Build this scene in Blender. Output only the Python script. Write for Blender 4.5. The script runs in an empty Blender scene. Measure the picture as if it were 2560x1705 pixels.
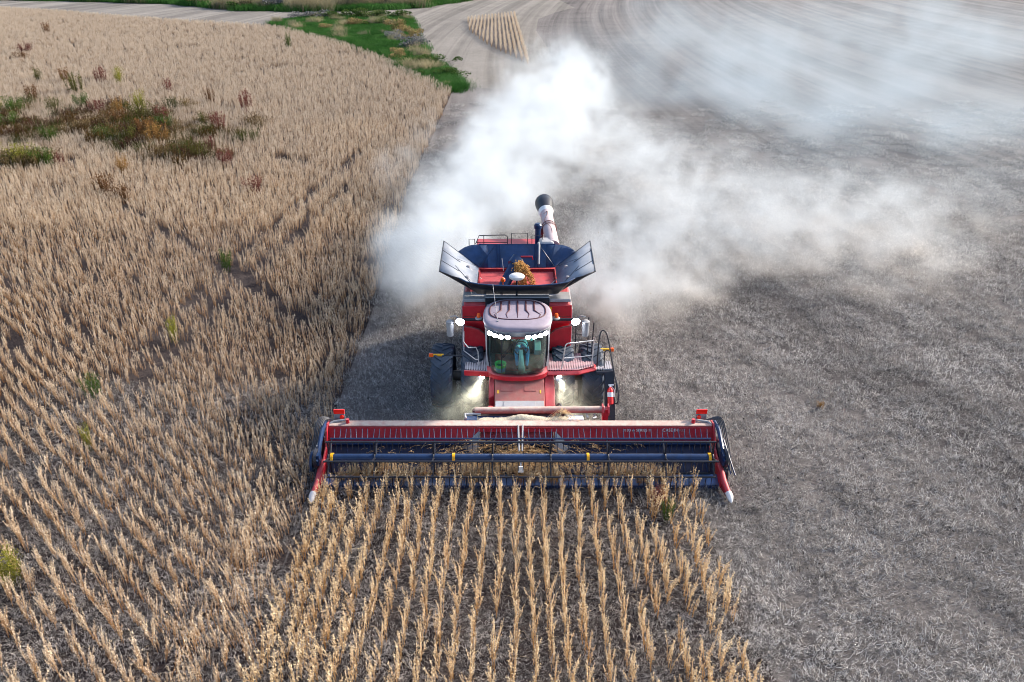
import bpy, bmesh, math, random
import numpy as np
from mathutils import Vector, Matrix, Euler
R = math.radians
random.seed(7); rng = np.random.default_rng(7)
S = bpy.context.scene
COL = S.collection

# ------------------------------------------------------------------ camera
cd = bpy.data.cameras.new('camera'); cam = bpy.data.objects.new('camera', cd); COL.objects.link(cam)
cam.location = (0, 0, 12.8); cam.rotation_euler = (R(90-27), 0, 0)
cd.sensor_width = 36; cd.lens = 36*1950/2560; cd.clip_end = 3000; cd.clip_start = .1
S.camera = cam
# ------------------------------------------------------------------ sky, sun, exposure
SUN_EL, SUN_AZ = 29, 64      # azimuth measured from +Y towards +X
w = bpy.data.worlds.new('World'); S.world = w; w.use_nodes = True
nt = w.node_tree; bg = nt.nodes['Background']
sky = nt.nodes.new('ShaderNodeTexSky'); sky.sky_type = 'NISHITA'; sky.sun_disc = False
sky.sun_elevation = R(SUN_EL); sky.sun_rotation = R(SUN_AZ); sky.dust_density = 2.0
nt.links.new(sky.outputs[0], bg.inputs[0]); bg.inputs[1].default_value = .15
sd = bpy.data.lights.new('sun', 'SUN'); sd.energy = 4.0; sd.angle = R(4); sd.color = (1, .90, .78)
sun = bpy.data.objects.new('sun', sd); COL.objects.link(sun)
sv = Vector((math.sin(R(SUN_AZ))*math.cos(R(SUN_EL)), math.cos(R(SUN_AZ))*math.cos(R(SUN_EL)), math.sin(R(SUN_EL))))
sun.rotation_euler = sv.to_track_quat('Z', 'Y').to_euler(); sun.location = (30, 0, 40)
S.view_settings.view_transform = 'Standard'; S.view_settings.look = 'None'
S.view_settings.exposure = .92; S.view_settings.gamma = 1
S.render.engine = 'CYCLES'
cy = S.cycles
cy.use_denoising = True; cy.pixel_filter_type = 'BLACKMAN_HARRIS'; cy.filter_width = 1.0; cy.max_bounces = 8; cy.transparent_max_bounces = 12; cy.volume_bounces = 4
cy.diffuse_bounces = 3; cy.volume_step_rate = 1.0; cy.volume_max_steps = 256; cy.caustics_reflective = False; cy.caustics_refractive = False

# ------------------------------------------------------------------ materials
def lk(t, a, b): t.links.new(a, b)
def mat(name, col, rough=.6, metal=0, var=.15, scale=6, dust=0, dustcol=(.42, .36, .29), spec=.5, emit=None, bump=0, coat=0):
    m = bpy.data.materials.new(name); m.use_nodes = True; t = m.node_tree; b = t.nodes['Principled BSDF']
    b.inputs['Roughness'].default_value = rough; b.inputs['Metallic'].default_value = metal
    b.inputs['Specular IOR Level'].default_value = spec; b.inputs['Coat Weight'].default_value = coat
    tc = t.nodes.new('ShaderNodeTexCoord'); n = t.nodes.new('ShaderNodeTexNoise')
    n.inputs['Scale'].default_value = scale; n.inputs['Detail'].default_value = 6; n.inputs['Roughness'].default_value = .65
    lk(t, tc.outputs['Object'], n.inputs['Vector'])
    mr = t.nodes.new('ShaderNodeMapRange'); lk(t, n.outputs[0], mr.inputs[0])
    mr.inputs[1].default_value = .3; mr.inputs[2].default_value = .7
    mr.inputs[3].default_value = 1-var; mr.inputs[4].default_value = 1+var
    vm = t.nodes.new('ShaderNodeVectorMath'); vm.operation = 'SCALE'; vm.inputs[0].default_value = col
    lk(t, mr.outputs[0], vm.inputs['Scale'])
    out = vm.outputs[0]
    if dust:
        g = t.nodes.new('ShaderNodeNewGeometry'); sp = t.nodes.new('ShaderNodeSeparateXYZ'); lk(t, g.outputs['Normal'], sp.inputs[0])
        n2 = t.nodes.new('ShaderNodeTexNoise'); n2.inputs['Scale'].default_value = scale*.6; n2.inputs['Detail'].default_value = 8
        n2.inputs['Roughness'].default_value = .75; lk(t, tc.outputs['Object'], n2.inputs['Vector'])
        a = t.nodes.new('ShaderNodeMath'); a.operation = 'MULTIPLY_ADD'; lk(t, sp.outputs[2], a.inputs[0]); a.inputs[1].default_value = .5
        a.inputs[2].default_value = -.45
        c = t.nodes.new('ShaderNodeMath'); c.operation = 'ADD'; lk(t, a.outputs[0], c.inputs[0]); lk(t, n2.outputs[0], c.inputs[1])
        r2 = t.nodes.new('ShaderNodeMapRange'); lk(t, c.outputs[0], r2.inputs[0]); r2.inputs[1].default_value = .1; r2.inputs[2].default_value = .75
        r2.inputs[3].default_value = dust*.12; r2.inputs[4].default_value = dust
        mx = t.nodes.new('ShaderNodeMix'); mx.data_type = 'RGBA'; lk(t, r2.outputs[0], mx.inputs[0]); lk(t, out, mx.inputs[6]); mx.inputs[7].default_value = (*dustcol, 1)
        out = mx.outputs[2]
        r3 = t.nodes.new('ShaderNodeMapRange'); lk(t, r2.outputs[0], r3.inputs[0]); r3.inputs[3].default_value = rough; r3.inputs[4].default_value = .9
        lk(t, r3.outputs[0], b.inputs['Roughness'])
    lk(t, out, b.inputs['Base Color'])
    if bump:
        bp = t.nodes.new('ShaderNodeBump'); bp.inputs['Strength'].default_value = bump; lk(t, n.outputs[0], bp.inputs['Height']); lk(t, bp.outputs[0], b.inputs['Normal'])
    if emit:
        b.inputs['Emission Color'].default_value = (*emit[:3], 1); b.inputs['Emission Strength'].default_value = emit[3]
    return m
M = {}
M['red'] = mat('red_paint', (.38, .003, .020), .42, var=.15, dust=.28, spec=.3, dustcol=(.42, .25, .24))
M['red_clean'] = mat('red_paint_clean', (.52, .003, .022), .38, var=.2, scale=4, dust=.34, spec=.35, dustcol=(.5, .35, .33))
M['red_dusty'] = mat('red_paint_dusty', (.32, .02, .025), .5, var=.2, dust=1.15, scale=9, dustcol=(.50, .42, .36))
M['groove'] = mat('groove_shadow_line', (.07, .02, .03), .6, dust=0)
M['maroon'] = mat('maroon_paint', (.11, .012, .02), .5, dust=.4)
M['black'] = mat('black_paint', (.008, .011, .022), .42, var=.3, dust=.10, spec=.35, dustcol=(.3, .3, .32))
M['navy'] = mat('sky_tinted_black_steel', (.004, .026, .092), .32, var=.3, dust=.08, dustcol=(.3, .33, .4), spec=.35)  # blue sky reflected by black paint is put into this base colour
M['belt'] = mat('rubber_belt', (.006, .012, .045), .6, var=.35, dust=.06, spec=.3)
M['tank'] = mat('tank_extension_sheet', (.004, .038, .125), .4, var=.4, scale=3, dust=.14, spec=.35, dustcol=(.4, .42, .46))
M['wing'] = mat('tank_wing_sheet', (.06, .10, .17), .45, var=.3, scale=3, dust=.75, dustcol=(.50, .52, .55))
M['steel'] = mat('worn_steel', (.34, .36, .42), .4, metal=.6, dust=.6)
M['ramp'] = mat('blued_steel', (.16, .24, .42), .28, metal=.6, var=.3)
M['tyre'] = mat('tyre_rubber', (.018, .034, .066), .62, var=.5, scale=4, dust=.26, dustcol=(.14, .15, .16), bump=.2)
M['roof'] = mat('cab_roof_plastic', (.26, .22, .29), .5, var=.2, scale=5, dust=.65, dustcol=(.36, .31, .35))
M['tank_red'] = mat('tank_inner_shaded_paint', (.20, .003, .016), .5, var=.3, scale=3, dust=.3, dustcol=(.22, .10, .08), spec=.3)  # shade inside the tank is put into this darker red
M['feeder'] = mat('feeder_paint_dusty', (.34, .012, .022), .5, var=.25, dust=.7, scale=7, dustcol=(.30, .21, .17))
M['grey'] = mat('grey_plastic', (.28, .30, .34), .5, dust=.4)
M['silver'] = mat('silver_pipe', (.50, .50, .53), .4, metal=.4, dust=.4)
M['auger'] = mat('auger_tube_paint', (.42, .27, .29), .45, var=.18, dust=1.0, dustcol=(.55, .48, .49))
M['orange'] = mat('orange_plastic', (.9, .12, .01), .35, var=.05)
M['yellow'] = mat('yellow_paint', (.85, .42, .01), .4, var=.06)
M['white'] = mat('white_plastic', (.78, .78, .8), .4, var=.08, dust=.2)
M['reflector'] = mat('red_reflector', (.85, .008, .003), .25, var=.04)
M['chaff'] = mat('chaff', (.46, .40, .30), .95, var=.4, scale=30, bump=.8)
M['grain'] = mat('soybeans', (.55, .30, .08), .7, var=.3, scale=60, bump=.5)
M['lamp'] = mat('lamp_glow', (1, 1, 1), .3, emit=(.93, .96, 1, 60))
M['lamp_low'] = mat('lamp_glow_low', (1, 1, 1), .3, emit=(1, .98, .9, 45))
M['seat'] = mat('seat_fabric', (.05, .06, .065), .8)
M['cab_floor'] = mat('cab_floor_mat', (.14, .17, .17), .8, var=.3)
M['bucket'] = mat('green_plastic', (.05, .55, .12), .35, var=.05)
M['bucket_label'] = mat('blue_label', (.05, .35, .6), .4, var=.05)
M['ext_red'] = mat('extinguisher_red', (.62, .01, .012), .25, var=.04)
M['shirt'] = mat('shirt_cloth', (.50, .68, .72), .9, scale=14)
M['denim'] = mat('denim', (.10, .28, .52), .9, scale=20)
M['skin'] = mat('skin', (.50, .30, .21), .6, var=.05)
M['hose'] = mat('hydraulic_hose', (.012, .02, .04), .45, dust=.2)
M['column'] = mat('column_plastic', (.45, .58, .55), .6)

def grating(name, col, hole):
    m = mat(name, col, .5, dust=.8, dustcol=(.5, .44, .46)); t = m.node_tree; b = t.nodes['Principled BSDF']
    src = b.inputs['Base Color'].links[0].from_socket
    tc = t.nodes.new('ShaderNodeTexCoord'); mp = t.nodes.new('ShaderNodeMapping'); mp.inputs['Scale'].default_value = (14, 14, 0)
    lk(t, tc.outputs['Object'], mp.inputs[0])
    v = t.nodes.new('ShaderNodeTexVoronoi'); v.inputs['Scale'].default_value = 1; v.inputs['Randomness'].default_value = 0; v.voronoi_dimensions = '2D'
    lk(t, mp.outputs[0], v.inputs['Vector'])
    c = t.nodes.new('ShaderNodeMath'); c.operation = 'LESS_THAN'; lk(t, v.outputs['Distance'], c.inputs[0]); c.inputs[1].default_value = .31
    mx = t.nodes.new('ShaderNodeMix'); mx.data_type = 'RGBA'; lk(t, c.outputs[0], mx.inputs[0]); lk(t, src, mx.inputs[6]); mx.inputs[7].default_value = (*hole, 1)
    lk(t, mx.outputs[2], b.inputs['Base Color']); return m
M['grate_red'] = grating('red_grating', (.38, .05, .07), (.03, .008, .015))
M['grate_grey'] = grating('grey_grating', (.24, .27, .34), (.01, .012, .02))

gm = bpy.data.materials.new('tinted_glass'); gm.use_nodes = True; t = gm.node_tree; t.nodes.clear()
o = t.nodes.new('ShaderNodeOutputMaterial'); tr = t.nodes.new('ShaderNodeBsdfTransparent'); tr.inputs[0].default_value = (.66, .98, .96, 1)
gl = t.nodes.new('ShaderNodeBsdfGlossy'); gl.inputs['Roughness'].default_value = .06; gl.inputs[0].default_value = (.85, .95, 1, 1)
df = t.nodes.new('ShaderNodeBsdfDiffuse'); df.inputs[0].default_value = (.32, .38, .36, 1)
fr = t.nodes.new('ShaderNodeFresnel'); fr.inputs[0].default_value = 1.5; m1 = t.nodes.new('ShaderNodeMixShader'); m2 = t.nodes.new('ShaderNodeMixShader')
tc = t.nodes.new('ShaderNodeTexCoord'); nn = t.nodes.new('ShaderNodeTexNoise'); nn.inputs['Scale'].default_value = 2.2; nn.inputs['Detail'].default_value = 7
mp = t.nodes.new('ShaderNodeMapping'); mp.inputs['Scale'].default_value = (2.5, 1, .6); lk(t, tc.outputs['Object'], mp.inputs[0]); lk(t, mp.outputs[0], nn.inputs['Vector'])
rr = t.nodes.new('ShaderNodeMapRange'); lk(t, nn.outputs[0], rr.inputs[0]); rr.inputs[1].default_value = .4; rr.inputs[2].default_value = .75; rr.inputs[3].default_value = .03; rr.inputs[4].default_value = .2
lk(t, rr.outputs[0], m2.inputs[0]); lk(t, tr.outputs[0], m2.inputs[1]); lk(t, df.outputs[0], m2.inputs[2])
lk(t, fr.outputs[0], m1.inputs[0]); lk(t, m2.outputs[0], m1.inputs[1]); lk(t, gl.outputs[0], m1.inputs[2]); lk(t, m1.outputs[0], o.inputs[0])
M['glass'] = gm

# ------------------------------------------------------------------ mesh helpers
class MB:
    def __init__(s): s.v = []; s.f = []
    def add(s, vs, fs):
        b = len(s.v); s.v += [tuple(v) for v in vs]; s.f += [tuple(i+b for i in f) for f in fs]; return s
    def hexa(s, p):  # 8 points: bottom 4 ccw, top 4 ccw
        return s.add(p, [(3, 2, 1, 0), (4, 5, 6, 7), (0, 1, 5, 4), (1, 2, 6, 5), (2, 3, 7, 6), (3, 0, 4, 7)])
    def box(s, x0, x1, y0, y1, z0, z1):
        return s.hexa([(x0, y0, z0), (x1, y0, z0), (x1, y1, z0), (x0, y1, z0), (x0, y0, z1), (x1, y0, z1), (x1, y1, z1), (x0, y1, z1)])
    def plate(s, pts, t):
        pts = [Vector(p) for p in pts]; n = Vector((0, 0, 0))
        for i in range(len(pts)):
            a, b = pts[i], pts[(i+1) % len(pts)]; n += a.cross(b)
        n.normalize(); k = len(pts)
        return s.add([p-n*t/2 for p in pts]+[p+n*t/2 for p in pts],
                     [tuple(reversed(range(k))), tuple(range(k, 2*k))]+[(i, (i+1) % k, k+(i+1) % k, k+i) for i in range(k)])
    def prism(s, poly, x0, x1):   # poly in (y, z)
        k = len(poly)
        return s.add([(x0, y, z) for y, z in poly]+[(x1, y, z) for y, z in poly],
                     [tuple(range(k)), tuple(reversed(range(k, 2*k)))]+[(i, k+i, k+(i+1) % k, (i+1) % k) for i in range(k)])
    def tube(s, pts, r, n=8, closed=False, cap=True):
        P = [Vector(p) for p in pts]; m = len(P); rs = r if isinstance(r, (list, tuple)) else [r]*m
        up = None; rings = []
        for i, p in enumerate(P):
            if closed: d = P[(i+1) % m]-P[i-1]
            else: d = P[min(i+1, m-1)]-P[max(i-1, 0)]
            d.normalize()
            if up is None: up = Vector((0, 0, 1)) if abs(d.z) < .9 else Vector((1, 0, 0))
            x = d.cross(up); x.normalize(); y = x.cross(d); up = y
            rings.append([p+(x*math.cos(2*math.pi*j/n)+y*math.sin(2*math.pi*j/n))*rs[i] for j in range(n)])
        vs = [v for g in rings for v in g]; fs = []
        for i in range(m if closed else m-1):
            a, b = i*n, ((i+1) % m)*n
            fs += [(a+j, a+(j+1) % n, b+(j+1) % n, b+j) for j in range(n)]
        if cap and not closed: fs += [tuple(reversed(range(n))), tuple(range((m-1)*n, m*n))]
        return s.add(vs, fs)
    def lathe(s, prof, c, axis='x', n=32):   # prof: (along axis, radius)
        vs = []; fs = []; k = len(prof)
        for j in range(n):
            a = 2*math.pi*j/n; ca, sa = math.cos(a), math.sin(a)
            for h, r in prof:
                v = {'x': (h, r*ca, r*sa), 'y': (r*sa, h, r*ca), 'z': (r*ca, r*sa, h)}[axis]
                vs.append((c[0]+v[0], c[1]+v[1], c[2]+v[2]))
        for j in range(n):
            b = ((j+1) % n)*k; a = j*k
            fs += [(a+i, b+i, b+i+1, a+i+1) for i in range(k-1)]
        fs.append(tuple(j*k for j in reversed(range(n)))); fs.append(tuple(j*k+k-1 for j in range(n)))
        return s.add(vs, fs)
    def rod(s, a, b, r, n=8): return s.tube([a, b], r, n)
    def build(s, name, m, parent=None, smooth=False, bevel=0):
        me = bpy.data.meshes.new(name); me.from_pydata(s.v, [], s.f); me.update()
        bm = bmesh.new(); bm.from_mesh(me); bmesh.ops.recalc_face_normals(bm, faces=bm.faces); bm.to_mesh(me); bm.free()
        if smooth:
            me.polygons.foreach_set('use_smooth', [True]*len(me.polygons))
        o = bpy.data.objects.new(name, me); COL.objects.link(o)
        if isinstance(m, str): m = M[m]
        if m: me.materials.append(m)
        if parent: o.parent = parent
        if smooth: me.set_sharp_from_angle(angle=R(40))
        if bevel:
            b = o.modifiers.new('bevel', 'BEVEL'); b.width = bevel; b.segments = 2; b.limit_method = 'ANGLE'; b.angle_limit = R(40)
        return o
def smooth_path(pts, k=6):
    P = [Vector(p) for p in pts]; out = []
    for i in range(len(P)-1):
        p0, p1, p2, p3 = P[max(i-1, 0)], P[i], P[i+1], P[min(i+2, len(P)-1)]
        for j in range(k):
            u = j/k
            out.append(.5*((2*p1)+(p2-p0)*u+(2*p0-5*p1+4*p2-p3)*u*u+(3*p1-p0-3*p2+p3)*u**3))
    out.append(P[-1]); return out
def tag(o, label=None, cat=None, group=None, kind=None):
    if label: o['label'] = label
    if cat: o['category'] = cat
    if group: o['group'] = group
    if kind: o['kind'] = kind
    return o
def empty(name, loc, rz=0, **k):
    o = bpy.data.objects.new(name, None); COL.objects.link(o); o.location = loc; o.rotation_euler = (0, 0, rz); o.empty_display_size = .3
    return tag(o, **k)

# ------------------------------------------------------------------ ground
def bands(t, lines=False):
    """0..1 tone of the stubble: swaths and wheelings that run along the arcs the machine drove, plus warm-lit bands put in as broad patches"""
    g = t.nodes.new('ShaderNodeNewGeometry').outputs['Position']
    sp = t.nodes.new('ShaderNodeSeparateXYZ'); lk(t, g, sp.inputs[0])
    def mm(op, a, b_=None, c=None):
        n = t.nodes.new('ShaderNodeMath'); n.operation = op
        for i, q in enumerate((a, b_, c)):
            if q is None: continue
            if hasattr(q, 'links'): lk(t, q, n.inputs[i])
            else: n.inputs[i].default_value = q
        return n
    # across-track coordinate: the passes swing right near the camera, run straight, then curve away
    near = mm('MULTIPLY', mm('EXPONENT', mm('MULTIPLY', sp.outputs[1], -1/26).outputs[0]).outputs[0], -25)
    fy = mm('MAXIMUM', mm('SUBTRACT', sp.outputs[1], 90).outputs[0], 0).outputs[0]
    ln = mm('ADD', mm('ADD', sp.outputs[0], near.outputs[0]).outputs[0], mm('MULTIPLY', mm('MULTIPLY', fy, fy).outputs[0], -.0006).outputs[0])
    def nz(sx, sy, sc, det, ro, dist=0):
        a = t.nodes.new('ShaderNodeMath'); a.operation = 'MULTIPLY'; lk(t, ln.outputs['Value'], a.inputs[0]); a.inputs[1].default_value = sx
        c = t.nodes.new('ShaderNodeMath'); c.operation = 'MULTIPLY'; lk(t, sp.outputs[1], c.inputs[0]); c.inputs[1].default_value = sy
        cb = t.nodes.new('ShaderNodeCombineXYZ'); lk(t, a.outputs[0], cb.inputs[0]); lk(t, c.outputs[0], cb.inputs[1])
        n = t.nodes.new('ShaderNodeTexNoise'); n.inputs['Scale'].default_value = sc; n.inputs['Detail'].default_value = det; n.inputs['Roughness'].default_value = ro; n.inputs['Distortion'].default_value = dist
        lk(t, cb.outputs[0], n.inputs['Vector']); return n.outputs[0]
    a = nz(.9, .12, .55, 4, .6, .3); b_ = nz(1, .03, 1.5, 3, .6); c = nz(.25, .14, 1, 5, .6, .5)
    s1 = t.nodes.new('ShaderNodeMath'); s1.operation = 'MULTIPLY_ADD'; lk(t, b_, s1.inputs[0]); s1.inputs[1].default_value = .55; lk(t, a, s1.inputs[2])
    s2 = t.nodes.new('ShaderNodeMath'); s2.operation = 'MULTIPLY_ADD'; lk(t, c, s2.inputs[0]); s2.inputs[1].default_value = 1.1; lk(t, s1.outputs[0], s2.inputs[2])
    r = t.nodes.new('ShaderNodeMapRange'); lk(t, s2.outputs[0], r.inputs[0]); r.inputs[1].default_value = 1.05; r.inputs[2].default_value = 1.6
    if not lines: return r.outputs[0]
    d = nz(.42, .0035, 1, 3, .75); e = nz(.16, .006, 1, 2, .5)      # narrow wheel lines and wide passes
    s3 = t.nodes.new('ShaderNodeMath'); s3.operation = 'MULTIPLY_ADD'; lk(t, e, s3.inputs[0]); s3.inputs[1].default_value = .7; lk(t, d, s3.inputs[2])
    r2 = t.nodes.new('ShaderNodeMapRange'); lk(t, s3.outputs[0], r2.inputs[0]); r2.inputs[1].default_value = .72; r2.inputs[2].default_value = .98
    s4 = t.nodes.new('ShaderNodeMath'); s4.operation = 'MULTIPLY_ADD'; lk(t, r2.outputs[0], s4.inputs[0]); s4.inputs[1].default_value = 1.3; s4.inputs[2].default_value = -.35
    s5 = t.nodes.new('ShaderNodeMath'); s5.operation = 'MULTIPLY_ADD'; lk(t, r.outputs[0], s5.inputs[0]); s5.inputs[1].default_value = .35; lk(t, s4.outputs[0], s5.inputs[2])
    return s5.outputs[0]
def ground_mat(name, soil, straw, bias, far=True, streak=True):
    m = bpy.data.materials.new(name); m.use_nodes = True; t = m.node_tree; b = t.nodes['Principled BSDF']; b.inputs['Roughness'].default_value = .95
    b.inputs['Specular IOR Level'].default_value = .1
    tc = t.nodes.new('ShaderNodeTexCoord'); g = tc.outputs['Object']
    def noise(sc, det, vec, rough=.6, dist=0):
        n = t.nodes.new('ShaderNodeTexNoise'); n.inputs['Scale'].default_value = sc; n.inputs['Detail'].default_value = det
        n.inputs['Roughness'].default_value = rough; n.inputs['Distortion'].default_value = dist; lk(t, vec, n.inputs['Vector']); return n.outputs[0]
    def mth(op, a, bb=None, c=None):
        n = t.nodes.new('ShaderNodeMath'); n.operation = op
        for i, q in enumerate((a, bb, c)):
            if q is None: continue
            if hasattr(q, 'links'): lk(t, q, n.inputs[i])
            else: n.inputs[i].default_value = q
        return n.outputs[0]
    # rows curve about a far centre: tramlines and swaths follow that arc
    sub = t.nodes.new('ShaderNodeVectorMath'); sub.operation = 'SUBTRACT'; lk(t, g, sub.inputs[0]); sub.inputs[1].default_value = (900, 90, 0)
    ln = t.nodes.new('ShaderNodeVectorMath'); ln.operation = 'LENGTH'; lk(t, sub.outputs[0], ln.inputs[0])
    sp = t.nodes.new('ShaderNodeSeparateXYZ'); lk(t, g, sp.inputs[0])
    cb = t.nodes.new('ShaderNodeCombineXYZ'); lk(t, ln.outputs['Value'], cb.inputs[0]); lk(t, mth('MULTIPLY', sp.outputs[1], .035), cb.inputs[1])
    st = noise(.55, 5, cb.outputs[0], .7)
    st2 = noise(2.2, 3, cb.outputs[0], .6)
    mp = t.nodes.new('ShaderNodeMapping'); mp.inputs['Scale'].default_value = (1, 1.7, 1); mp.inputs['Rotation'].default_value = (0, 0, R(25)); lk(t, g, mp.inputs[0])
    fine = noise(9, 5, mp.outputs[0], .8, .2)
    big = noise(.16, 4, g, .6)
    mid = noise(1.1, 5, mp.outputs[0], .65)
    s = mth('ADD', mth('MULTIPLY', fine, 1.6), mth('MULTIPLY', mid, .45 if streak else .7))
    s = mth('ADD', s, mth('MULTIPLY', big, .35 if streak else .8))
    if streak: s = mth('ADD', s, mth('MULTIPLY', bands(t, True), .26))
    tot = 1.2+.12 if streak else 3.1/2
    r = t.nodes.new('ShaderNodeMapRange'); lk(t, s, r.inputs[0]); r.inputs[1].default_value = tot-.42+bias; r.inputs[2].default_value = tot+.42+bias
    mx = t.nodes.new('ShaderNodeMix'); mx.data_type = 'RGBA'; lk(t, r.outputs[0], mx.inputs[0]); mx.inputs[6].default_value = (*soil, 1); mx.inputs[7].default_value = (*straw, 1)
    lk(t, mx.outputs[2], b.inputs['Base Color'])
    bp = t.nodes.new('ShaderNodeBump'); bp.inputs['Strength'].default_value = .9; bp.inputs['Distance'].default_value = .08; lk(t, s, bp.inputs['Height']); lk(t, bp.outputs[0], b.inputs['Normal'])
    return m
MG = ground_mat('harvested_ground', (.04, .035, .038), (.285, .262, .25), .03)
MS = ground_mat('field_soil', (.020, .017, .022), (.20, .16, .14), .2, streak=False)
MT = ground_mat('pale_track_ground', (.10, .092, .085), (.34, .315, .285), .03)
MGR = ground_mat('grass_ground', (.012, .035, .010), (.045, .10, .025), 0, streak=False)

b = MB()
xs = [-900, -300, -120, -60, -30, 0, 30, 60, 120, 300, 900]; ys = [-80, 0, 10, 20, 40, 80, 120, 200, 300, 600, 1500]
b.add([(x, y, 0) for y in ys for x in xs], [(j*11+i, j*11+i+1, (j+1)*11+i+1, (j+1)*11+i) for j in range(10) for i in range(10)])
g0 = b.build('ground', MG); tag(g0, kind='structure')

def sheet(name, poly, z, m, **k):
    b = MB(); b.add([(x, y, z) for x, y in poly], [tuple(range(len(poly)))])
    o = b.build(name, m); bm = bmesh.new(); bm.from_mesh(o.data); bmesh.ops.triangulate(bm, faces=bm.faces)
    for f in bm.faces:
        if f.normal.z < 0: f.normal_flip()
    bm.to_mesh(o.data); bm.free(); return tag(o, **k)
FIELD = [(-5.25, -6), (-5.3, 16.2), (-5.45, 22.1), (-5.45, 27.5), (-5.6, 33), (-6.1, 43.4), (-5.97, 50.2), (-5.9, 62.4), (-5.8, 77.5), (-7.8, 82.5), (-12, 91.6), (-18.4, 107), (-26.7, 122), (-38.9, 141), (-47.2, 146.5), (-68, 158), (-95, 176), (-112.9, 186), (-160, 196), (-160, 60), (-60, -6)]
FRONT = [(-5.25, -6), (5.3, -6), (5.15, 10.5), (4.95, 12.1), (4.85, 13.7), (4.86, 16.4), (-5.25, 16.4)]
DITCH = [(-43.3, 150), (-38.2, 161.8), (-30, 163), (-19.8, 161.8), (-15.5, 131.3), (-11.6, 109.2), (-8.3, 93.3), (-4.7, 81.2), (-5.3, 77.9), (-7.5, 82.3), (-11.6, 91.4), (-18, 106.8), (-26.2, 121.8), (-38.2, 140.9)]
BANK = [(-148, 235), (-130, 216), (-105, 210), (-80, 200), (-57, 180), (-43.7, 177.9), (-30.4, 180.3), (-21.8, 186.6), (-10.7, 214), (-4, 260), (10, 420), (-300, 420)]
TRACK = [(-200, 215), (-112.9, 186), (-95, 176), (-68, 158), (-47.2, 146.5), (-43.3, 150), (-38.2, 161.8), (-19.8, 161.8), (-15.5, 131.3), (-11.6, 109.2), (-8.3, 93.3), (-4.9, 81.5), (0, 79), (4.5, 88), (5, 112), (4, 138), (5, 160), (9, 176), (14, 190), (12, 216), (14, 300), (-4, 260), (-10.7, 214), (-21.8, 186.6), (-30.4, 180.3), (-43.7, 177.9), (-57, 180), (-80, 200), (-105, 210), (-130, 216), (-200, 260)]
TRI = [(-7.9, 154.3), (.7, 166.9), (1.2, 125), (1.6, 98.7), (-2.9, 116.6), (-6.5, 136.8)]
sheet('field_soil', FIELD, .004, MS, kind='structure')
sheet('field_soil', FRONT, .008, MS, kind='structure')
sheet('patch_soil', TRI, .012, MG, kind='structure')
sheet('dirt_track', TRACK, .009, MT, kind='structure')
sheet('grass_bank', BANK, .016, MGR, kind='structure')
sheet('ditch_bank', DITCH, .02, MGR, kind='structure')

def inpoly(poly, x, y):
    c = np.zeros(len(x), bool); n = len(poly); j = n-1
    for i in range(n):
        xi, yi = poly[i]; xj, yj = poly[j]
        k = ((yi > y) != (yj > y)) & (x < (xj-xi)*(y-yi)/((yj-yi) if yj != yi else 1e-9)+xi)
        c ^= k; j = i
    return c
def inview(x, y, mg=9.0):   # keep what the photo's surroundings could show, with a margin
    d = y*math.cos(R(27))+5.8
    return (y > 7) & (np.abs(x) < d*.6565+mg)

# ------------------------------------------------------------------ the combine harvester (local axes: x across, y backwards from the knife, z up)
OX, OY = .23, 16.56
def local(o): o.location = (0, 0, 0); return o
CH = empty('combine_harvester', (OX, OY, 0), label='red combine harvester with open grain tank driving towards the camera', cat='combine harvester')
YC = 4.3; RT = .99
def tyre(cx, cyy, r, wd, parent, lugs=22):
    wh = MB(); h = wd/2
    wh.lathe([(-h*.62, r*.52), (-h*.62, r*.60), (-h*.92, r*.68), (-h, r*.80), (-h*.96, r*.90), (-h*.8, r*.955), (0, r*.965), (h*.8, r*.955), (h*.96, r*.90), (h, r*.80), (h*.92, r*.68), (h*.62, r*.60), (h*.62, r*.52)], (cx, cyy, r), 'x', 48)
    for i in range(lugs):
        for sgn in (-1, 1):
            a0 = 2*math.pi*(i+(.5 if sgn > 0 else 0))/lugs; st = [0, .34, .68, 1.0]
            prev = None
            for q in range(4):
                x = sgn*h*(.02+.96*st[q]); a = a0+.30*st[q]**1.25; ro = r*(1.0 if q < 3 else .955); ri = r*.93 if q < 3 else r*.86; wa = .045+.02*st[q]
                ring = [(cx+x, cyy+rr*math.sin(a+da), r+rr*math.cos(a+da)) for rr, da in ((ri, -wa), (ri, wa), (ro, wa*.75), (ro, -wa*.75))]
                if prev: wh.add(prev+ring, [(0, 1, 5, 4), (1, 2, 6, 5), (2, 3, 7, 6), (3, 0, 4, 7)]+([(0, 3, 2, 1)] if q == 1 else [])+([(4, 5, 6, 7)] if q == 3 else []))
                prev = ring
    w_ = wh.build('wheel', 'tyre', parent, smooth=True)
    rm = MB(); rm.lathe([(-h*.6, r*.12), (-h*.6, r*.16), (-h*.25, r*.3), (-h*.3, r*.48), (-h*.6, r*.55), (h*.6, r*.55), (h*.3, r*.48), (h*.25, r*.3), (h*.6, r*.16), (h*.6, r*.12)], (cx, cyy, r), 'x', 32)
    rm.build('rim', 'maroon', w_, smooth=True)
    return w_
for cx in (-2.32, -1.42, 1.30, 2.17): tyre(cx, YC, RT, .66, CH)
for cx in (-1.45, 1.45): tyre(cx, 8.4, .74, .55, CH, 18)
ax = MB(); ax.rod((-2.5, YC, RT), (2.4, YC, RT), .16, 12); ax.box(-.9, .9, 3.9, 5.0, .75, 1.5); ax.build('front_axle', 'black', CH, smooth=True)
ax = MB(); ax.rod((-1.3, 8.4, .74), (1.3, 8.4, .74), .11, 12); ax.box(-.3, .3, 8.2, 8.6, .7, 1.3); ax.build('rear_axle', 'black', CH, smooth=True)

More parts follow.
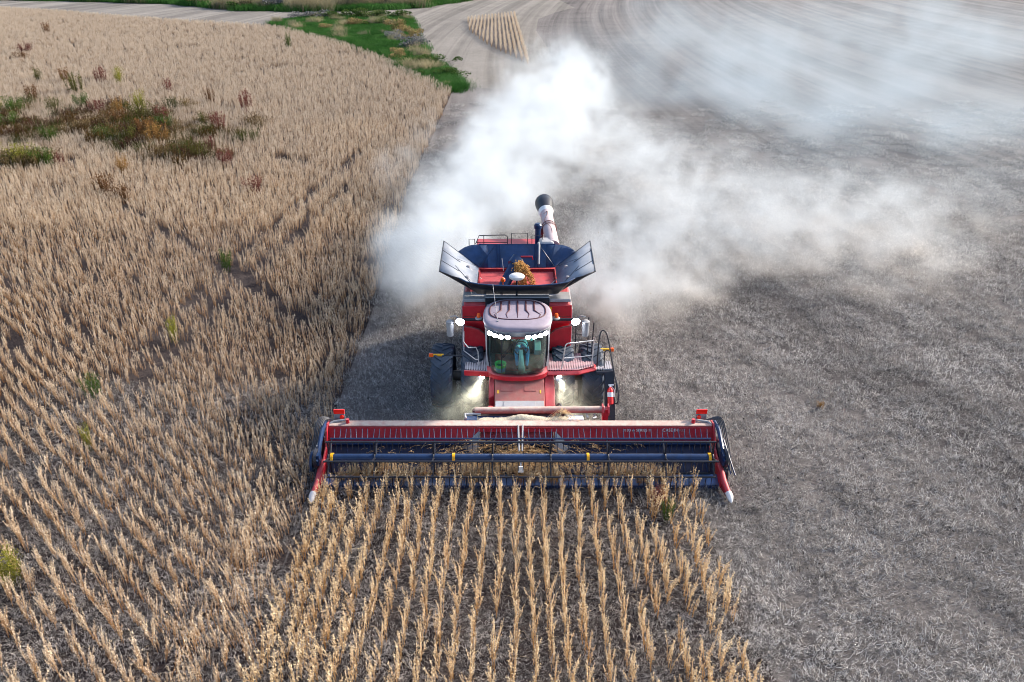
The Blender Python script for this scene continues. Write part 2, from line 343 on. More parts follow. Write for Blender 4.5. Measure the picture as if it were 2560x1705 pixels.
# body: side shells, front faces beside the cab, belly
bd = MB()
bd.prism([(4.65, 1.95), (4.62, 3.22), (4.9, 3.38), (7.0, 3.42), (9.4, 3.2), (9.6, 1.7), (8.9, 1.25), (6.2, 1.2), (5.5, 1.5)], -1.66, 1.50)
bd.build('body_shell', 'red_clean', CH, bevel=.05)
bd = MB(); bd.prism([(4.9, .9), (4.9, 1.6), (9.2, 1.6), (9.2, 1.0), (7, .8)], -1.2, 1.1); bd.build('belly', 'black', CH)
bd = MB(); bd.box(-1.02, .88, 4.52, 4.66, 1.6, 3.42); bd.build('cab_bulkhead', 'black', CH)
for x0, x1, sg in ((-1.71, -1.0, -1), (.86, 1.55, 1)):
    # upper front panel
    f = MB(); f.plate([(x0, 4.58, 2.62), (x1, 4.58, 2.62), (x1, 4.56, 3.24), (x0, 4.60, 3.20)], .05); f.build('front_panel', 'red_clean', CH, bevel=.02)
    # lower bulging fender panel with a rounded corner
    xi, xo = (x1, x0) if sg < 0 else (x0, x1)
    pts = []
    prof = [(xo, 1.82), (xo+(xi-xo)*.92, 1.78), (xi, 1.9), (xi, 2.22), (xi+(xo-xi)*.08, 2.36), (xi+(xo-xi)*.3, 2.50), (xi+(xo-xi)*.65, 2.58), (xo, 2.62)]
    f = MB(); f.plate([(x, 4.44, z) for x, z in prof], .10); f.build('fender_panel', 'red_clean', CH, smooth=False, bevel=.035)
    f = MB(); f.tube([(x, 4.43, z) for x, z in prof[2:]], .018, 6); f.build('panel_edge', 'maroon', CH)
f = MB(); f.box(.90, .96, 4.54, 4.555, 2.98, 3.18); f.build('warning_sticker', 'yellow', CH)
for x0, x1 in ((-1.70, -1.01), (.87, 1.54)):
    f = MB(); f.box(x0, x1, 4.545, 4.558, 2.86, 2.872); f.build('panel_seam', 'maroon', CH)
# grey dusty deck trim under the tank
f = MB(); f.box(-1.68, -1.0, 4.62, 5.2, 3.30, 3.40); f.box(.86, 1.52, 4.62, 5.2, 3.30, 3.40); f.box(-1.02, .88, 4.67, 5.2, 3.34, 3.44); f.build('deck_ledge', 'grey', CH, bevel=.02)
# left side dark service panel strip
f = MB(); f.box(-1.76, -1.665, 4.8, 8.8, 1.7, 3.0); f.build('side_shield', 'grey', CH, bevel=.02)
f = MB(); f.box(1.505, 1.60, 4.8, 8.8, 1.7, 3.0); f.build('side_shield', 'grey', CH, bevel=.02)

# ---- feeder house
fh = MB()
fh.hexa([(-.73, 2.0, .55), (.70, 2.0, .55), (.70, 3.9, .95), (-.73, 3.9, .95), (-.72, 2.0, 1.15), (.70, 2.0, 1.15), (.69, 3.9, 1.95), (-.73, 3.9, 1.95)])
FH = fh.build('feeder_house', 'feeder', CH, bevel=.015)
def fz(y): return 1.15+(y-2.0)*.8/1.9
def slab(x0, x1, y0, y1, t, name, m, par=FH):
    s_ = MB(); s_.hexa([(x0, y0, fz(y0)+.002), (x1, y0, fz(y0)+.002), (x1, y1, fz(y1)+.002), (x0, y1, fz(y1)+.002)]+[(x0, y0, fz(y0)+t), (x1, y0, fz(y0)+t), (x1, y1, fz(y1)+t), (x0, y1, fz(y1)+t)])
    return s_.build(name, m, par, bevel=.006)
slab(-.70, .67, 2.02, 2.30, .022, 'front_flap', 'steel'); slab(-.46, .44, 1.94, 2.26, .045, 'flap_plate', 'steel')
slab(-.56, -.2, 2.62, 2.86, .02, 'hatch', 'feeder'); slab(.12, .46, 2.62, 2.86, .02, 'hatch', 'feeder')
slab(-.66, -.60, 2.55, 2.66, .012, 'warning_sticker', 'yellow'); slab(.56, .60, 2.55, 2.66, .012, 'warning_sticker', 'yellow')
f = MB(); f.hexa([(.71, 2.15, .7), (1.0, 2.15, .7), (1.0, 3.5, 1.0), (.71, 3.5, 1.0), (.71, 2.15, 1.1), (1.0, 2.15, 1.05), (1.0, 3.5, 1.62), (.71, 3.5, 1.70)]); f.build('chain_shield', 'red', FH, bevel=.02)
f = MB(); f.hexa([(-.90, 2.6, .8), (-.74, 2.6, .8), (-.74, 3.6, 1.0), (-.90, 3.6, 1.0), (-.90, 2.6, 1.2), (-.74, 2.6, 1.3), (-.74, 3.6, 1.74), (-.90, 3.6, 1.7)]); f.build('side_bracket', 'red', FH, bevel=.02)
for x in (-.83, .82):
    f = MB(); f.rod((x, 2.0, .75), (x, 2.12, 1.22), .07, 10); f.rod((x-.07, 2.0, .98), (x+.07, 2.0, .98), .05, 8); f.build('lift_hook', 'red', FH, smooth=True)
f = MB(); f.tube(smooth_path([(.98, 2.5, .9), (1.12, 2.2, 1.25), (1.22, 1.95, 1.05), (1.30, 1.8, .95)]), .03, 8); f.build('hose', 'hose', FH, smooth=True)

# ---- cab
cabx = -.07
def arc(w_, yf, ys, n=14):     # plan outline of the curved windscreen, left to right
    return [(cabx+w_*math.sin(R(-90+180*i/n))*(1.0), ys-(ys-yf)*(math.cos(R(-90+180*i/n))**.55 if 0 < i < n else 0)) for i in range(n+1)]
def screen(zs, name, m, thick=False):
    b = MB(); rows = []
    for w_, yf, ys, z in zs: rows.append([(x, y, z) for x, y in arc(w_, yf, ys)])
    k = len(rows[0]); b.add([p for r_ in rows for p in r_], [(i*k+j, i*k+j+1, (i+1)*k+j+1, (i+1)*k+j) for i in range(len(rows)-1) for j in range(k-1)])
    return b.build(name, m, CH, smooth=True)
WS = screen([(.76, 2.98, 3.45, 1.72), (.80, 2.86, 3.42, 1.80), (.82, 2.76, 3.38, 2.1), (.83, 2.74, 3.36, 2.6), (.82, 2.80, 3.36, 3.2)], 'windscreen', 'glass')
b = MB(); rim = [(w0, yf, ys, z) for w0, yf, ys, z in ((.79, 2.96, 3.5, 1.60), (.90, 2.84, 3.5, 1.62), (.90, 2.82, 3.5, 1.76), (.80, 2.92, 3.5, 1.80))]
rows = [[(x, y, z) for x, y in arc(a_, b_, c_)] for a_, b_, c_, z in [(q[0], q[1], q[2], q[3]) for q in rim]]
k = len(rows[0]); fs = []
for i in range(4):
    j2 = (i+1) % 4
    for j in range(k-1): fs.append((i*k+j, i*k+j+1, j2*k+j+1, j2*k+j))
fs += [(0, k, 2*k, 3*k), (k-1, 2*k-1, 3*k-1, 4*k-1)]
b.add([p for r_ in rows for p in r_], fs); b.build('cab_sill', 'red_clean', CH, smooth=True)
f = MB(); o_ = arc(.80, 2.94, 3.5); f.add([(x, y, 1.70) for x, y in o_]+[(cabx+.8, 4.5, 1.70), (cabx-.8, 4.5, 1.70)]+[(x, y, 1.66) for x, y in o_]+[(cabx+.8, 4.5, 1.66), (cabx-.8, 4.5, 1.66)], [tuple(range(17)), tuple(reversed(range(17, 34)))]+[(i, (i+1) % 17, 17+(i+1) % 17, 17+i) for i in range(17)])
f.build('cab_floor', 'cab_floor', CH)
f = MB(); f.box(cabx-.78, cabx+.78, 4.40, 4.50, 1.7, 3.3); f.build('cab_rear_wall', 'seat', CH)
for sg in (-1, 1):
    f = MB(); f.tube([(cabx+sg*.80, 3.44, 1.74), (cabx+sg*.845, 3.39, 2.2), (cabx+sg*.85, 3.38, 2.7), (cabx+sg*.84, 3.40, 3.25)], .035, 8); f.build('cab_pillar', 'black', CH, smooth=True)
    f = MB(); f.plate([(cabx+sg*.81, 3.46, 1.76), (cabx+sg*.81, 4.42, 1.76), (cabx+sg*.84, 4.42, 3.25), (cabx+sg*.84, 3.42, 3.25)], .01); f.build('side_window', 'glass', CH)
    f = MB(); f.box(cabx+sg*.86-.05, cabx+sg*.86+.05, 3.52, 4.55, 1.62, 3.28); f.build('door_frame', 'grey', CH, bevel=.02) if sg < 0 else None
    f = MB(); f.plate([(cabx+sg*.90, 3.50, 1.80), (cabx+sg*.93, 3.50, 3.22), (cabx+sg*.86, 3.36, 3.22), (cabx+sg*.83, 3.40, 1.80)], .02); f.build('corner_trim', 'grey', CH)
# roof
def zr(x, y): return 3.47-.05*((x-cabx)/.95)**2-.085*max(0, 3.35-y)**2-.02*max(0, y-4.2)
def se(n, a, bb, p=2.9):
    out = []
    for i in range(n):
        th = 2*math.pi*i/n; c, s_ = math.cos(th), math.sin(th)
        out.append((math.copysign(abs(c)**(2/p), c)*a, math.copysign(abs(s_)**(2/p), s_)*bb))
    return out
n = 64; rings = []
for sc, dz, mode in ((.90, -.20, 0), (.98, -.16, 0), (1.0, -.08, 0), (.985, -.03, 0), (.94, 0, 0), (.84, .004, 0), (.6, .01, 0), (.3, .01, 0)):
    ring = []
    for x, y in se(n, .985, .98):
        X, Y = cabx+x*sc, 3.58+y*sc; ring.append((X, Y, zr(X, Y)+dz))
    rings.append(ring)
b = MB(); b.add([p for r_ in rings for p in r_]+[(cabx, 3.58, zr(cabx, 3.58)+.01)], [(i*n+j, i*n+(j+1) % n, (i+1)*n+(j+1) % n, (i+1)*n+j) for i in range(len(rings)-1) for j in range(n)]+[((len(rings)-1)*n+j, (len(rings)-1)*n+(j+1) % n, len(rings)*n) for j in range(n)]+[tuple(reversed(range(n)))])
RF = b.build('cab_roof', 'roof', CH, smooth=True)
b = MB(); q = [(cabx+x*.80, 3.72+y*.66) for x, y in se(44, 1, 1, 2.6)]
b.tube([(x, y, zr(x, y)+.008) for x, y in q], .022, 6, closed=True)
for i, xo in enumerate((-.48, -.24, 0, .24, .48)):
    y0, y1 = 3.62, 4.30
    b.tube([(cabx+xo, 4.28, zr(cabx+xo, 4.28)+.012), (cabx+xo, 3.66, zr(cabx+xo, 3.66)+.012), (cabx+xo*1.35, 3.42, zr(cabx+xo*1.35, 3.42)+.010), (cabx+xo*1.2, 3.18, zr(cabx+xo*1.2, 3.18)+.006)], [.028, .028, .014, .012], 6)
b.tube([(cabx-.70, 3.55, zr(cabx-.7, 3.55)+.006), (cabx+.70, 3.55, zr(cabx+.7, 3.55)+.006)], .010, 6)
b.build('roof_grooves', 'groove', RF, smooth=True)
# lamp band under the roof lip
b = MB(); rows = [[(x, y, z) for x, y in arc(w_, yf, ys, 20)] for w_, yf, ys, z in ((.86, 2.70, 3.4, 3.06), (.93, 2.60, 3.4, 3.16), (.95, 2.58, 3.4, 3.30), (.88, 2.72, 3.4, 3.32))]
k = 21; b.add([p for r_ in rows for p in r_], [(i*k+j, i*k+j+1, ((i+1) % 4)*k+j+1, ((i+1) % 4)*k+j) for i in range(4) for j in range(20)]+[(0, k, 2*k, 3*k), (k-1, 2*k-1, 3*k-1, 4*k-1)])
VIS = b.build('roof_visor', 'grey', CH, smooth=True)
def lamp(x, y, z, dx, dy, dz, r, name='roof_lamp', par=VIS, m='lamp', case='black'):
    d = Vector((dx, dy, dz)).normalized(); p = Vector((x, y, z))
    c_ = MB(); c_.tube([p-d*.09, p-d*.02, p], [r*.6, r*1.12, r*1.15], 16); ob = c_.build(name, case, par, smooth=True)
    l_ = MB(); l_.tube([p+d*.001, p+d*.02], [r, r*.85], 16); l_.build('lens', m, ob) if par is CH else l_.build('lens', m, par)
    return ob
for sg in (-1, 1):
    for xx, yy, zz in ((.28, 2.575, 3.17), (.46, 2.60, 3.175), (.63, 2.66, 3.19), (.77, 2.76, 3.21)):
        lamp(cabx+sg*xx, yy-.02, zz, sg*xx*.55, -1, -.30, .074)
f = MB(); f.box(cabx-.18, cabx+.18, 2.575, 2.6, 3.10, 3.17); f.build('visor_grille', 'maroon', VIS)
# wiper
f = MB(); f.tube(smooth_path([(-.02, 2.70, 3.10), (-.3, 2.72, 2.78), (-.52, 2.78, 2.42)]), .012, 6); f.tube([(.05, 2.70, 3.10), (-.25, 2.715, 2.76), (-.48, 2.775, 2.42)], .010, 6)
f.tube([(-.52, 2.775, 3.0), (-.53, 2.775, 2.42), (-.52, 2.83, 1.92)], .014, 6); f.build('wiper', 'black', CH, smooth=True)
# interior
f = MB(); f.box(-.22, .26, 3.75, 4.2, 1.95, 2.15); f.box(-.22, .26, 4.12, 4.28, 2.1, 2.85); f.box(-.05, .1, 3.85, 4.1, 1.7, 1.96); f.build('driver_seat', 'seat', CH, bevel=.05)
f = MB(); f.tube([(.05, 3.06, 1.70), (.04, 3.16, 1.95), (.03, 3.38, 2.36)], [.12, .085, .05], 8); f.build('steering_column', 'column', CH, smooth=True)
f = MB(); f.tube([(.03+.20*math.cos(a), 3.40+.06*math.sin(a), 2.40+.19*math.sin(a)) for a in [2*math.pi*i/20 for i in range(20)]], .016, 6, closed=True); f.rod((-.17, 3.40, 2.40), (.23, 3.40, 2.40), .014, 6); f.build('steering_wheel', 'black', CH, smooth=True)
f = MB(); f.box(.42, .62, 3.55, 4.2, 2.1, 2.25); f.box(.42, .44, 3.42, 3.62, 2.3, 2.6); f.build('armrest_console', 'grey', CH, bevel=.02)
# whip antennas
f = MB(); f.tube(smooth_path([(-.62, 3.0, 3.42), (-.70, 3.4, 3.8), (-.78, 4.0, 4.15)]), .009, 5); f.tube([(-.62, 3.0, 3.36), (-.62, 3.0, 3.47)], .03, 8); f.build('antenna', 'steel', CH)
# ---- platforms, rails
f = MB(); f.plate([(-1.60, 3.30, 1.74), (-.92, 3.22, 1.74), (-.92, 4.35, 1.74), (-1.60, 4.35, 1.74)], .04); PL = f.build('walkway', 'grate_grey', CH)
f = MB(); f.hexa([(-1.62, 3.24, 1.58), (-.90, 3.16, 1.58), (-.90, 3.22, 1.58), (-1.62, 3.30, 1.58), (-1.62, 3.22, 1.75), (-.90, 3.14, 1.75), (-.90, 3.20, 1.75), (-1.62, 3.28, 1.75)]); f.build('walkway_fascia', 'red_clean', PL, bevel=.01)
f = MB(); f.plate([(.80, 3.22, 1.76), (1.70, 3.24, 1.76), (2.16, 3.46, 1.76), (2.20, 4.25, 1.76), (.80, 4.25, 1.76)], .04); PR = f.build('walkway', 'grate_red', CH)
f = MB(); f.tube([(.80, 3.19, 1.68), (1.70, 3.21, 1.68), (2.18, 3.44, 1.68), (2.22, 4.25, 1.68)], .07, 4); f.build('walkway_fascia', 'red_clean', PR)
f = MB(); f.plate([(2.25, 3.42, 1.66), (2.72, 3.48, 1.66), (2.70, 3.95, 1.66), (2.25, 4.0, 1.66)], .04); PS = f.build('ladder_landing', 'grate_grey', CH)
f = MB(); f.tube([(2.24, 3.36, 1.60), (2.74, 3.42, 1.60)], .05, 6); f.rod((2.3, 3.42, 1.55), (2.3, 4.1, 1.55), .05, 6); f.build('landing_bracket', 'black', PS)
f = MB(); f.tube([(-1.68, 4.35, 2.72), (-1.66, 3.9, 2.36), (-1.50, 3.62, 2.30), (-1.28, 3.60, 2.32), (-1.22, 3.55, 2.2), (-1.2, 3.5, 1.76)], .018, 8)
f.tube([(-1.66, 4.3, 2.5), (-1.66, 4.0, 2.0), (-1.30, 3.60, 1.92), (-1.22, 3.55, 1.95)], .015, 8); f.build('handrail', 'silver', CH, smooth=True)
f = MB(); f.tube(smooth_path([(1.22, 3.30, 1.78), (1.28, 3.30, 2.35), (1.34, 3.34, 2.56), (1.6, 3.38, 2.58), (2.05, 3.5, 2.58), (2.14, 3.56, 2.5), (2.10, 3.52, 1.78)], 4), .018, 8)
f.tube([(1.25, 3.30, 2.12), (1.8, 3.4, 2.12), (2.12, 3.54, 2.10)], .014, 8); f.build('handrail', 'silver', CH, smooth=True)
f = MB(); f.tube([(1.66, 4.1, 1.78), (1.66, 4.15, 2.95)], .016, 8); f.tube([(2.02, 4.0, 1.78), (2.02, 4.1, 3.05)], .018, 8); f.tube([(1.66, 4.12, 2.5), (2.02, 4.05, 2.5)], .014, 8); f.tube([(2.12, 3.9, 1.78), (2.16, 3.95, 2.95)], .016, 8); f.build('guard_rail', 'black', CH, smooth=True)
f = MB(); f.tube(smooth_path([(2.28, 3.6, 1.68), (2.30, 3.7, 2.4), (2.36, 3.8, 2.72), (2.48, 3.8, 2.74), (2.58, 3.7, 2.5), (2.74, 3.3, 1.7), (2.84, 2.95, 1.3), (2.84, 2.8, .95), (2.76, 2.8, .9)], 5), .02, 8)
f.tube(smooth_path([(2.48, 3.5, 1.68), (2.48, 3.6, 2.1), (2.54, 3.6, 2.22), (2.64, 3.5, 2.14), (2.78, 3.1, 1.5), (2.80, 2.9, 1.2)], 5), .016, 8); f.build('ladder_handrail', 'black', CH, smooth=True)
# ladder: two side plates with treads
f = MB(); a0, a1 = Vector((2.62, 3.42, 1.62)), Vector((2.62, 2.62, .42))
for dx in (-.13, .13):
    f.hexa([(2.62+dx-.015, 3.34, 1.6), (2.62+dx+.015, 3.34, 1.6), (2.62+dx+.015, 3.50, 1.6), (2.62+dx-.015, 3.50, 1.6)][::-1]+[(2.62+dx-.015, 2.54, .42), (2.62+dx+.015, 2.54, .42), (2.62+dx+.015, 2.70, .42), (2.62+dx-.015, 2.70, .42)][::-1])
f.plate([(2.74, 3.36, 1.6), (2.74, 2.56, .45), (2.50, 2.56, .45), (2.50, 3.36, 1.6)], .02)
for q in (0.0, .25, .5, .75, 1.0):
    p = a0.lerp(a1, q); f.box(2.49, 2.75, p.y-.04, p.y+.2, p.z-.02, p.z+.015)
f.build('ladder', 'black', CH)
# mirror arms, beacons, side lamps, mirrors
f = MB(); f.rod((-.98, 4.0, 3.03), (-1.72, 4.0, 3.03), .045, 8); f.build('lamp_arm', 'black', CH, smooth=True)
f = MB(); f.rod((.86, 4.0, 3.03), (1.62, 4.0, 3.03), .045, 8); f.build('lamp_arm', 'black', CH, smooth=True)
for x in (-1.20, 1.06):
    f = MB(); f.lathe([(0, .10), (.03, .11), (.05, .08)], (x, 3.96, 3.07), 'z', 16); bo = f.build('beacon', 'grey', CH, smooth=True)
    f = MB(); f.lathe([(0, .055), (.08, .055), (.12, .04), (.13, .01)], (x, 3.96, 3.121), 'z', 16); f.build('beacon_lens', 'orange', bo, smooth=True)
for sg, x in ((-1, -1.74), (1, 1.62)):
    lamp(x, 3.86, 3.02, sg*.1, -1, -.25, .125, 'side_lamp', CH)
    f = MB(); xm = x+sg*.30
    f.tube([(x, 4.0, 3.03), (x+sg*.15, 4.0, 3.15), (xm, 3.98, 3.12)], .018, 6)
    f.lathe([(-.28, .04), (-.26, .10), (.20, .12), (.24, .06)], (xm, 3.98, 2.78), 'z', 10); f.build('mirror', 'grey', CH, smooth=True)
# turn signal arms
for sg, x0, x1, y in ((-1, -1.62, -2.58, 3.95), (1, 2.2, 2.72, 4.3)):
    f = MB(); f.rod((x0, y, 1.84), (x1+sg*-.3, y, 1.88), .028, 8); ar = f.build('signal_arm', 'black', CH, smooth=True)
    f = MB(); f.box(min(x1, x1-sg*.32), max(x1, x1-sg*.32), y-.04, y+.02, 1.85, 1.92); f.build('reflector_strip', 'yellow', ar, bevel=.01)
    f = MB(); f.box(min(x1, x1+sg*.12), max(x1, x1+sg*.12), y-.05, y+.03, 1.83, 1.94); f.build('signal_lamp', 'orange', ar, bevel=.015)
# low work lamps
LOWL = []
for sg, x in ((-1, -1.12), (1, 1.15)):
    f = MB(); f.box(x-.16, x+.16, 3.52, 3.72, 1.36, 1.56); f.build('lamp_bracket', 'black', CH)
    lamp(x, 3.42, 1.44, sg*.45, -1, -.65, .085, 'work_lamp', CH, 'lamp_low'); LOWL.append((x, 3.36, 1.41, sg))
# ---- grain tank extension
HL, HR, HF, HB, HZ = -1.28, 1.14, 5.0, 6.78, 3.5
b = MB()   # tank walls below the hinge line
zb = 2.45; ins = .5
b.add([(HL, HF, HZ), (HR, HF, HZ), (HR, HB, HZ), (HL, HB, HZ), (HL+ins, HF+ins, zb), (HR-ins, HF+ins, zb), (HR-ins, HB-.1, zb), (HL+ins, HB-.1, zb)], [(0, 1, 5, 4), (1, 2, 6, 5), (2, 3, 7, 6), (3, 0, 4, 7), (4, 5, 6, 7)])
TW = b.build('grain_tank_wall', 'tank_red', CH)
sm = TW.modifiers.new('thick', 'SOLIDIFY'); sm.thickness = .02; sm.offset = -1
f = MB(); f.tube([(HL+.35, 5.3, 2.8), (HL+.35, 5.3, 3.42)], .04, 8); f.tube([(HL+.35, 5.3, 3.3), (HL+.9, 5.9, 3.5)], .025, 8); f.tube([(HL+.4, 5.3, 2.95), (HL+.75, 5.6, 3.3)], .025, 8); f.build('tank_brace', 'red_clean', TW, smooth=True)
f = MB(); f.tube([(HR-.1, 5.3, 3.25), (HR-.45, 5.15, 3.1)], .02, 6); f.tube([(HR+.02, 5.9, 3.5), (HR-.35, 5.6, 3.3)], .02, 6); f.tube([(HR-.4, 5.12, 3.08), (HR-.4, 5.62, 3.3)], .02, 6); f.build('tank_strut', 'steel', TW)
b = MB(); b.box(HL+ins-.1, HR-ins+.1, HF+ins, HB-.1, zb+.02, zb+.1); b.build('beans_in_tank', 'grain', TW)
def surf(rows, name, m, par=CH, thick=.018):
    b = MB(); k = len(rows[0]); b.add([p for r_ in rows for p in r_], [(i*k+j, i*k+j+1, (i+1)*k+j+1, (i+1)*k+j) for i in range(len(rows)-1) for j in range(k-1)])
    o = b.build(name, m, par, smooth=True); s_ = o.modifiers.new('thick', 'SOLIDIFY'); s_.thickness = thick; s_.offset = 0; return o
def L3(a, b_, u): return tuple(a[i]+(b_[i]-a[i])*u for i in range(3))
# front flap (leans out over the cab)
lip = [(-1.78, 4.80, 4.0), (-1.55, 4.55, 3.985), (-1.2, 4.46, 3.955), (-.7, 4.42, 3.93), (-.07, 4.40, 3.92), (.56, 4.42, 3.93), (1.05, 4.46, 3.955), (1.40, 4.55, 3.985), (1.63, 4.80, 4.0)]
bot = [(-1.30, 4.93, 3.47), (-1.26, 4.9, 3.46), (-.95, 4.89, 3.46), (-.5, 4.88, 3.46), (-.07, 4.88, 3.46), (.36, 4.88, 3.46), (.80, 4.89, 3.46), (1.12, 4.9, 3.46), (1.16, 4.93, 3.47)]
FF = surf([bot, [L3(a, b_, .5) for a, b_ in zip(bot, lip)], lip], 'front_flap', 'black')
f = MB(); f.tube(lip, .018, 6); f.build('flap_edge', 'tank', FF, smooth=True)
for sg in (-1, 1):
    X = (lambda v: v) if sg < 0 else (lambda v: -.14-v)
    h0, h1 = (X(-1.30), 5.02, 3.50), (X(-1.30), 6.80, 3.54)
    o0, o1 = (X(-2.40), 5.15, 4.08), (X(-2.42), 7.25, 4.27)
    WG = surf([[L3(h0, h1, j/4) for j in range(5)], [L3(L3(h0, h1, j/4), L3(o0, o1, j/4), .55) for j in range(5)], [L3(o0, o1, j/4) for j in range(5)]], 'side_wing', 'wing')
    f = MB()
    f.tube([h0, o0, o1, L3(o1, h1, .55)], .022, 6)
    for u in (.34, .68):
        f.tube([L3(L3(o0, o1, u), L3(h0, h1, u), .0), L3(L3(o0, o1, u), L3(h0, h1, u), .50)], .022, 6)
    f.tube([L3(L3(h0, o0, .1), L3(h1, o1, .1), .95), L3(L3(h0, o0, .6), L3(h1, o1, .6), .72)], .018, 6)
    f.tube([L3(L3(h0, o0, .1), L3(h1, o1, .1), .12), L3(L3(h0, o0, .62), L3(h1, o1, .62), .45)], .018, 6)
    f.build('wing_frame', 'black', WG, smooth=True)
    f = MB()
    for u, v0 in ((.15, .7), (.15, .28)):
        f = MB(); a_ = L3(L3(h0, o0, .28), L3(h1, o1, .28), v0); f.lathe([(0, .06), (.05, .05), (.06, .02)], (a_[0], a_[1], a_[2]+.01), 'z', 12)
        f.tube([(a_[0], a_[1], a_[2]+.03), (X(-1.02), a_[1]-.25, 3.25)], .012, 6)
        f.build('wing_strut', 'steel', WG, smooth=True)
    # front corner gusset, black
    lc = [X(-1.55), 4.55, 3.985]; lc2 = [X(-1.78), 4.80, 4.0]
    g1 = [(X(-1.30), 4.96, 3.48)]*4
    e1 = [(X(-1.74), 4.78, 4.0), (X(-2.0), 4.86, 4.04), (X(-2.2), 5.0, 4.07), o0]
    surf([g1, [L3(a, b_, .5) for a, b_ in zip(g1, e1)], e1], 'corner_gusset', 'black')
    # rear corner, curved sheet
    c0 = (X(-1.28), 6.82, 3.54)
    edge = [(X(-1.0), 7.22, 4.16), (X(-1.3), 7.25, 4.165), (X(-1.55), 7.25, 4.14), (X(-1.75), 7.20, 4.09), (X(-1.9), 7.12, 4.02), (X(-2.0), 7.02, 3.96)]
    base = [(X(-1.0), 6.80, 3.54), (X(-1.15), 6.80, 3.54)]+[c0]*4
    mid = [tuple(q[i]*.5+r_[i]*.5+(0, .10, -.05)[i]*(j > 0) for i in range(3)) for j, (q, r_) in enumerate(zip(base, edge))]
    surf([base, mid, edge], 'rear_corner', 'tank')
bp_ = MB(); bp_.plate([(-1.0, 6.80, 3.54), (.86, 6.80, 3.54), (.86, 7.22, 4.16), (-1.0, 7.22, 4.16)], .02); BPn = bp_.build('rear_panel', 'tank', CH)
f = MB()
for x in (-.72, -.62, .50, .60): f.tube([(x, 6.78, 3.56), (x, 7.19, 4.16)], .018, 6)
f.tube([(-1.25, 6.83, 3.58), (-.78, 7.19, 4.14)], .014, 6); f.tube([(1.12, 6.83, 3.58), (.66, 7.19, 4.14)], .014, 6); f.tube([(-1.3, 7.25, 4.17), (-1.0, 7.22, 4.17), (.86, 7.22, 4.17), (1.16, 7.25, 4.17)], .02, 6)
f.build('panel_ribs', 'navy', BPn, smooth=True)
f = MB(); f.tube([(.62, 6.7, 3.7), (.64, 7.1, 4.2), (.62, 7.2, 4.24)], .035, 8); f.build('hose', 'grey', BPn, smooth=True)
f = MB(); f.tube([(0.05, 6.95, 3.86), (.42, 6.95, 3.86), (.44, 6.95, 3.74)], .025, 6); f.build('level_sensor', 'red_clean', BPn, smooth=True)
f = MB(); f.tube([(-.55, 6.7, 3.9), (-.50, 6.5, 3.55)], .012, 6); f.build('panel_strut', 'steel', BPn)
# bubble-up auger
f = MB(); f.tube([(-.85, 5.2, 2.9), (-.55, 5.55, 3.3), (-.15, 6.15, 3.88)], .17, 16); f.tube([(-.20, 6.10, 3.90), (-.04, 6.28, 4.06)], .19, 16)
AU = f.build('bubble_up_auger', 'navy', CH, smooth=True)
f = MB(); f.plate([(-.28, 6.2, 4.10), (.08, 6.15, 4.10), (.2, 6.0, 3.92), (.16, 5.95, 3.8)], .03); f.build('auger_hood', 'steel', AU)
# gps receiver on tank lip
f = MB(); f.lathe([(0, .15), (.06, .20), (.12, .20), (.17, .15), (.19, .06)], (0, 0, 0), 'z', 20); GP = f.build('satellite_receiver', 'white', CH, smooth=True); GP.location = (-.09, 4.75, 3.99); GP.scale = (1.15, .9, .9)
f = MB(); f.tube([(-.09, 4.75, 3.45), (-.09, 4.75, 4.0)], .03, 8); f.build('receiver_post', 'black', CH)
f = MB(); f.lathe([(0, .07), (.08, .07), (.12, .03)], (-.50, 4.9, 3.86), 'z', 12); f.tube([(-.5, 4.9, 3.45), (-.5, 4.9, 3.87)], .02, 6); f.build('tank_beacon', 'orange', CH, smooth=True)
# rear deck: engine hood, rails, air cleaner, unloading auger
f = MB(); f.prism([(7.3, 3.3), (7.3, 3.75), (9.4, 3.6), (9.7, 3.1)], -1.45, 1.3); f.build('engine_hood', 'red', CH, bevel=.05)
f = MB(); f.prism([(9.5, 1.6), (9.5, 3.0), (10.2, 2.7), (10.5, 1.5), (10.1, 1.0)], -1.1, 1.0); f.build('straw_hood', 'red', CH, bevel=.05)
f = MB()
f.tube([(-1.62, 7.4, 3.7), (-1.62, 7.4, 4.28), (-1.45, 7.7, 4.18), (-1.45, 7.7, 3.7)], .014, 6)
f.tube([(-1.40, 7.6, 4.1), (-1.3, 7.6, 4.34), (-.45, 7.6, 4.36), (-.38, 7.6, 4.30), (-.38, 7.6, 3.7)], .015, 6); f.tube([(-1.15, 7.6, 4.34), (-1.15, 7.6, 3.7)], .013, 6); f.tube([(-1.62, 7.4, 3.8), (-1.4, 7.6, 4.1), (-.38, 7.6, 4.1)], .012, 6)
f.tube([(-.25, 7.7, 3.7), (-.25, 7.7, 4.38), (.28, 7.7, 4.38), (.28, 7.7, 3.7)], .015, 6); f.tube([(.42, 7.6, 3.7), (.42, 7.6, 4.33), (.74, 7.6, 4.33), (.78, 7.6, 4.2), (.78, 7.6, 3.7)], .014, 6)
f.build('rear_handrail', 'black', CH, smooth=True)
f = MB(); f.lathe([(-.5, .09), (0, .09), (.02, .12), (.14, .13), (.2, .08)], (.62, 8.0, 4.42), 'z', 14); f.build('air_precleaner', 'navy', CH, smooth=True)
f = MB(); f.box(.65, 1.15, 7.4, 7.9, 3.7, 4.2); f.build('auger_turret', 'silver', CH, bevel=.1)
ua0, ua1 = Vector((1.10, 7.55, 3.98)), Vector((.93, 10.3, 4.50))
f = MB(); f.tube([ua0, ua0.lerp(ua1, .5), ua1], [.23, .215, .205], 20); UA = f.build('unloading_auger', 'auger', CH, smooth=True)
d = (ua1-ua0).normalized()
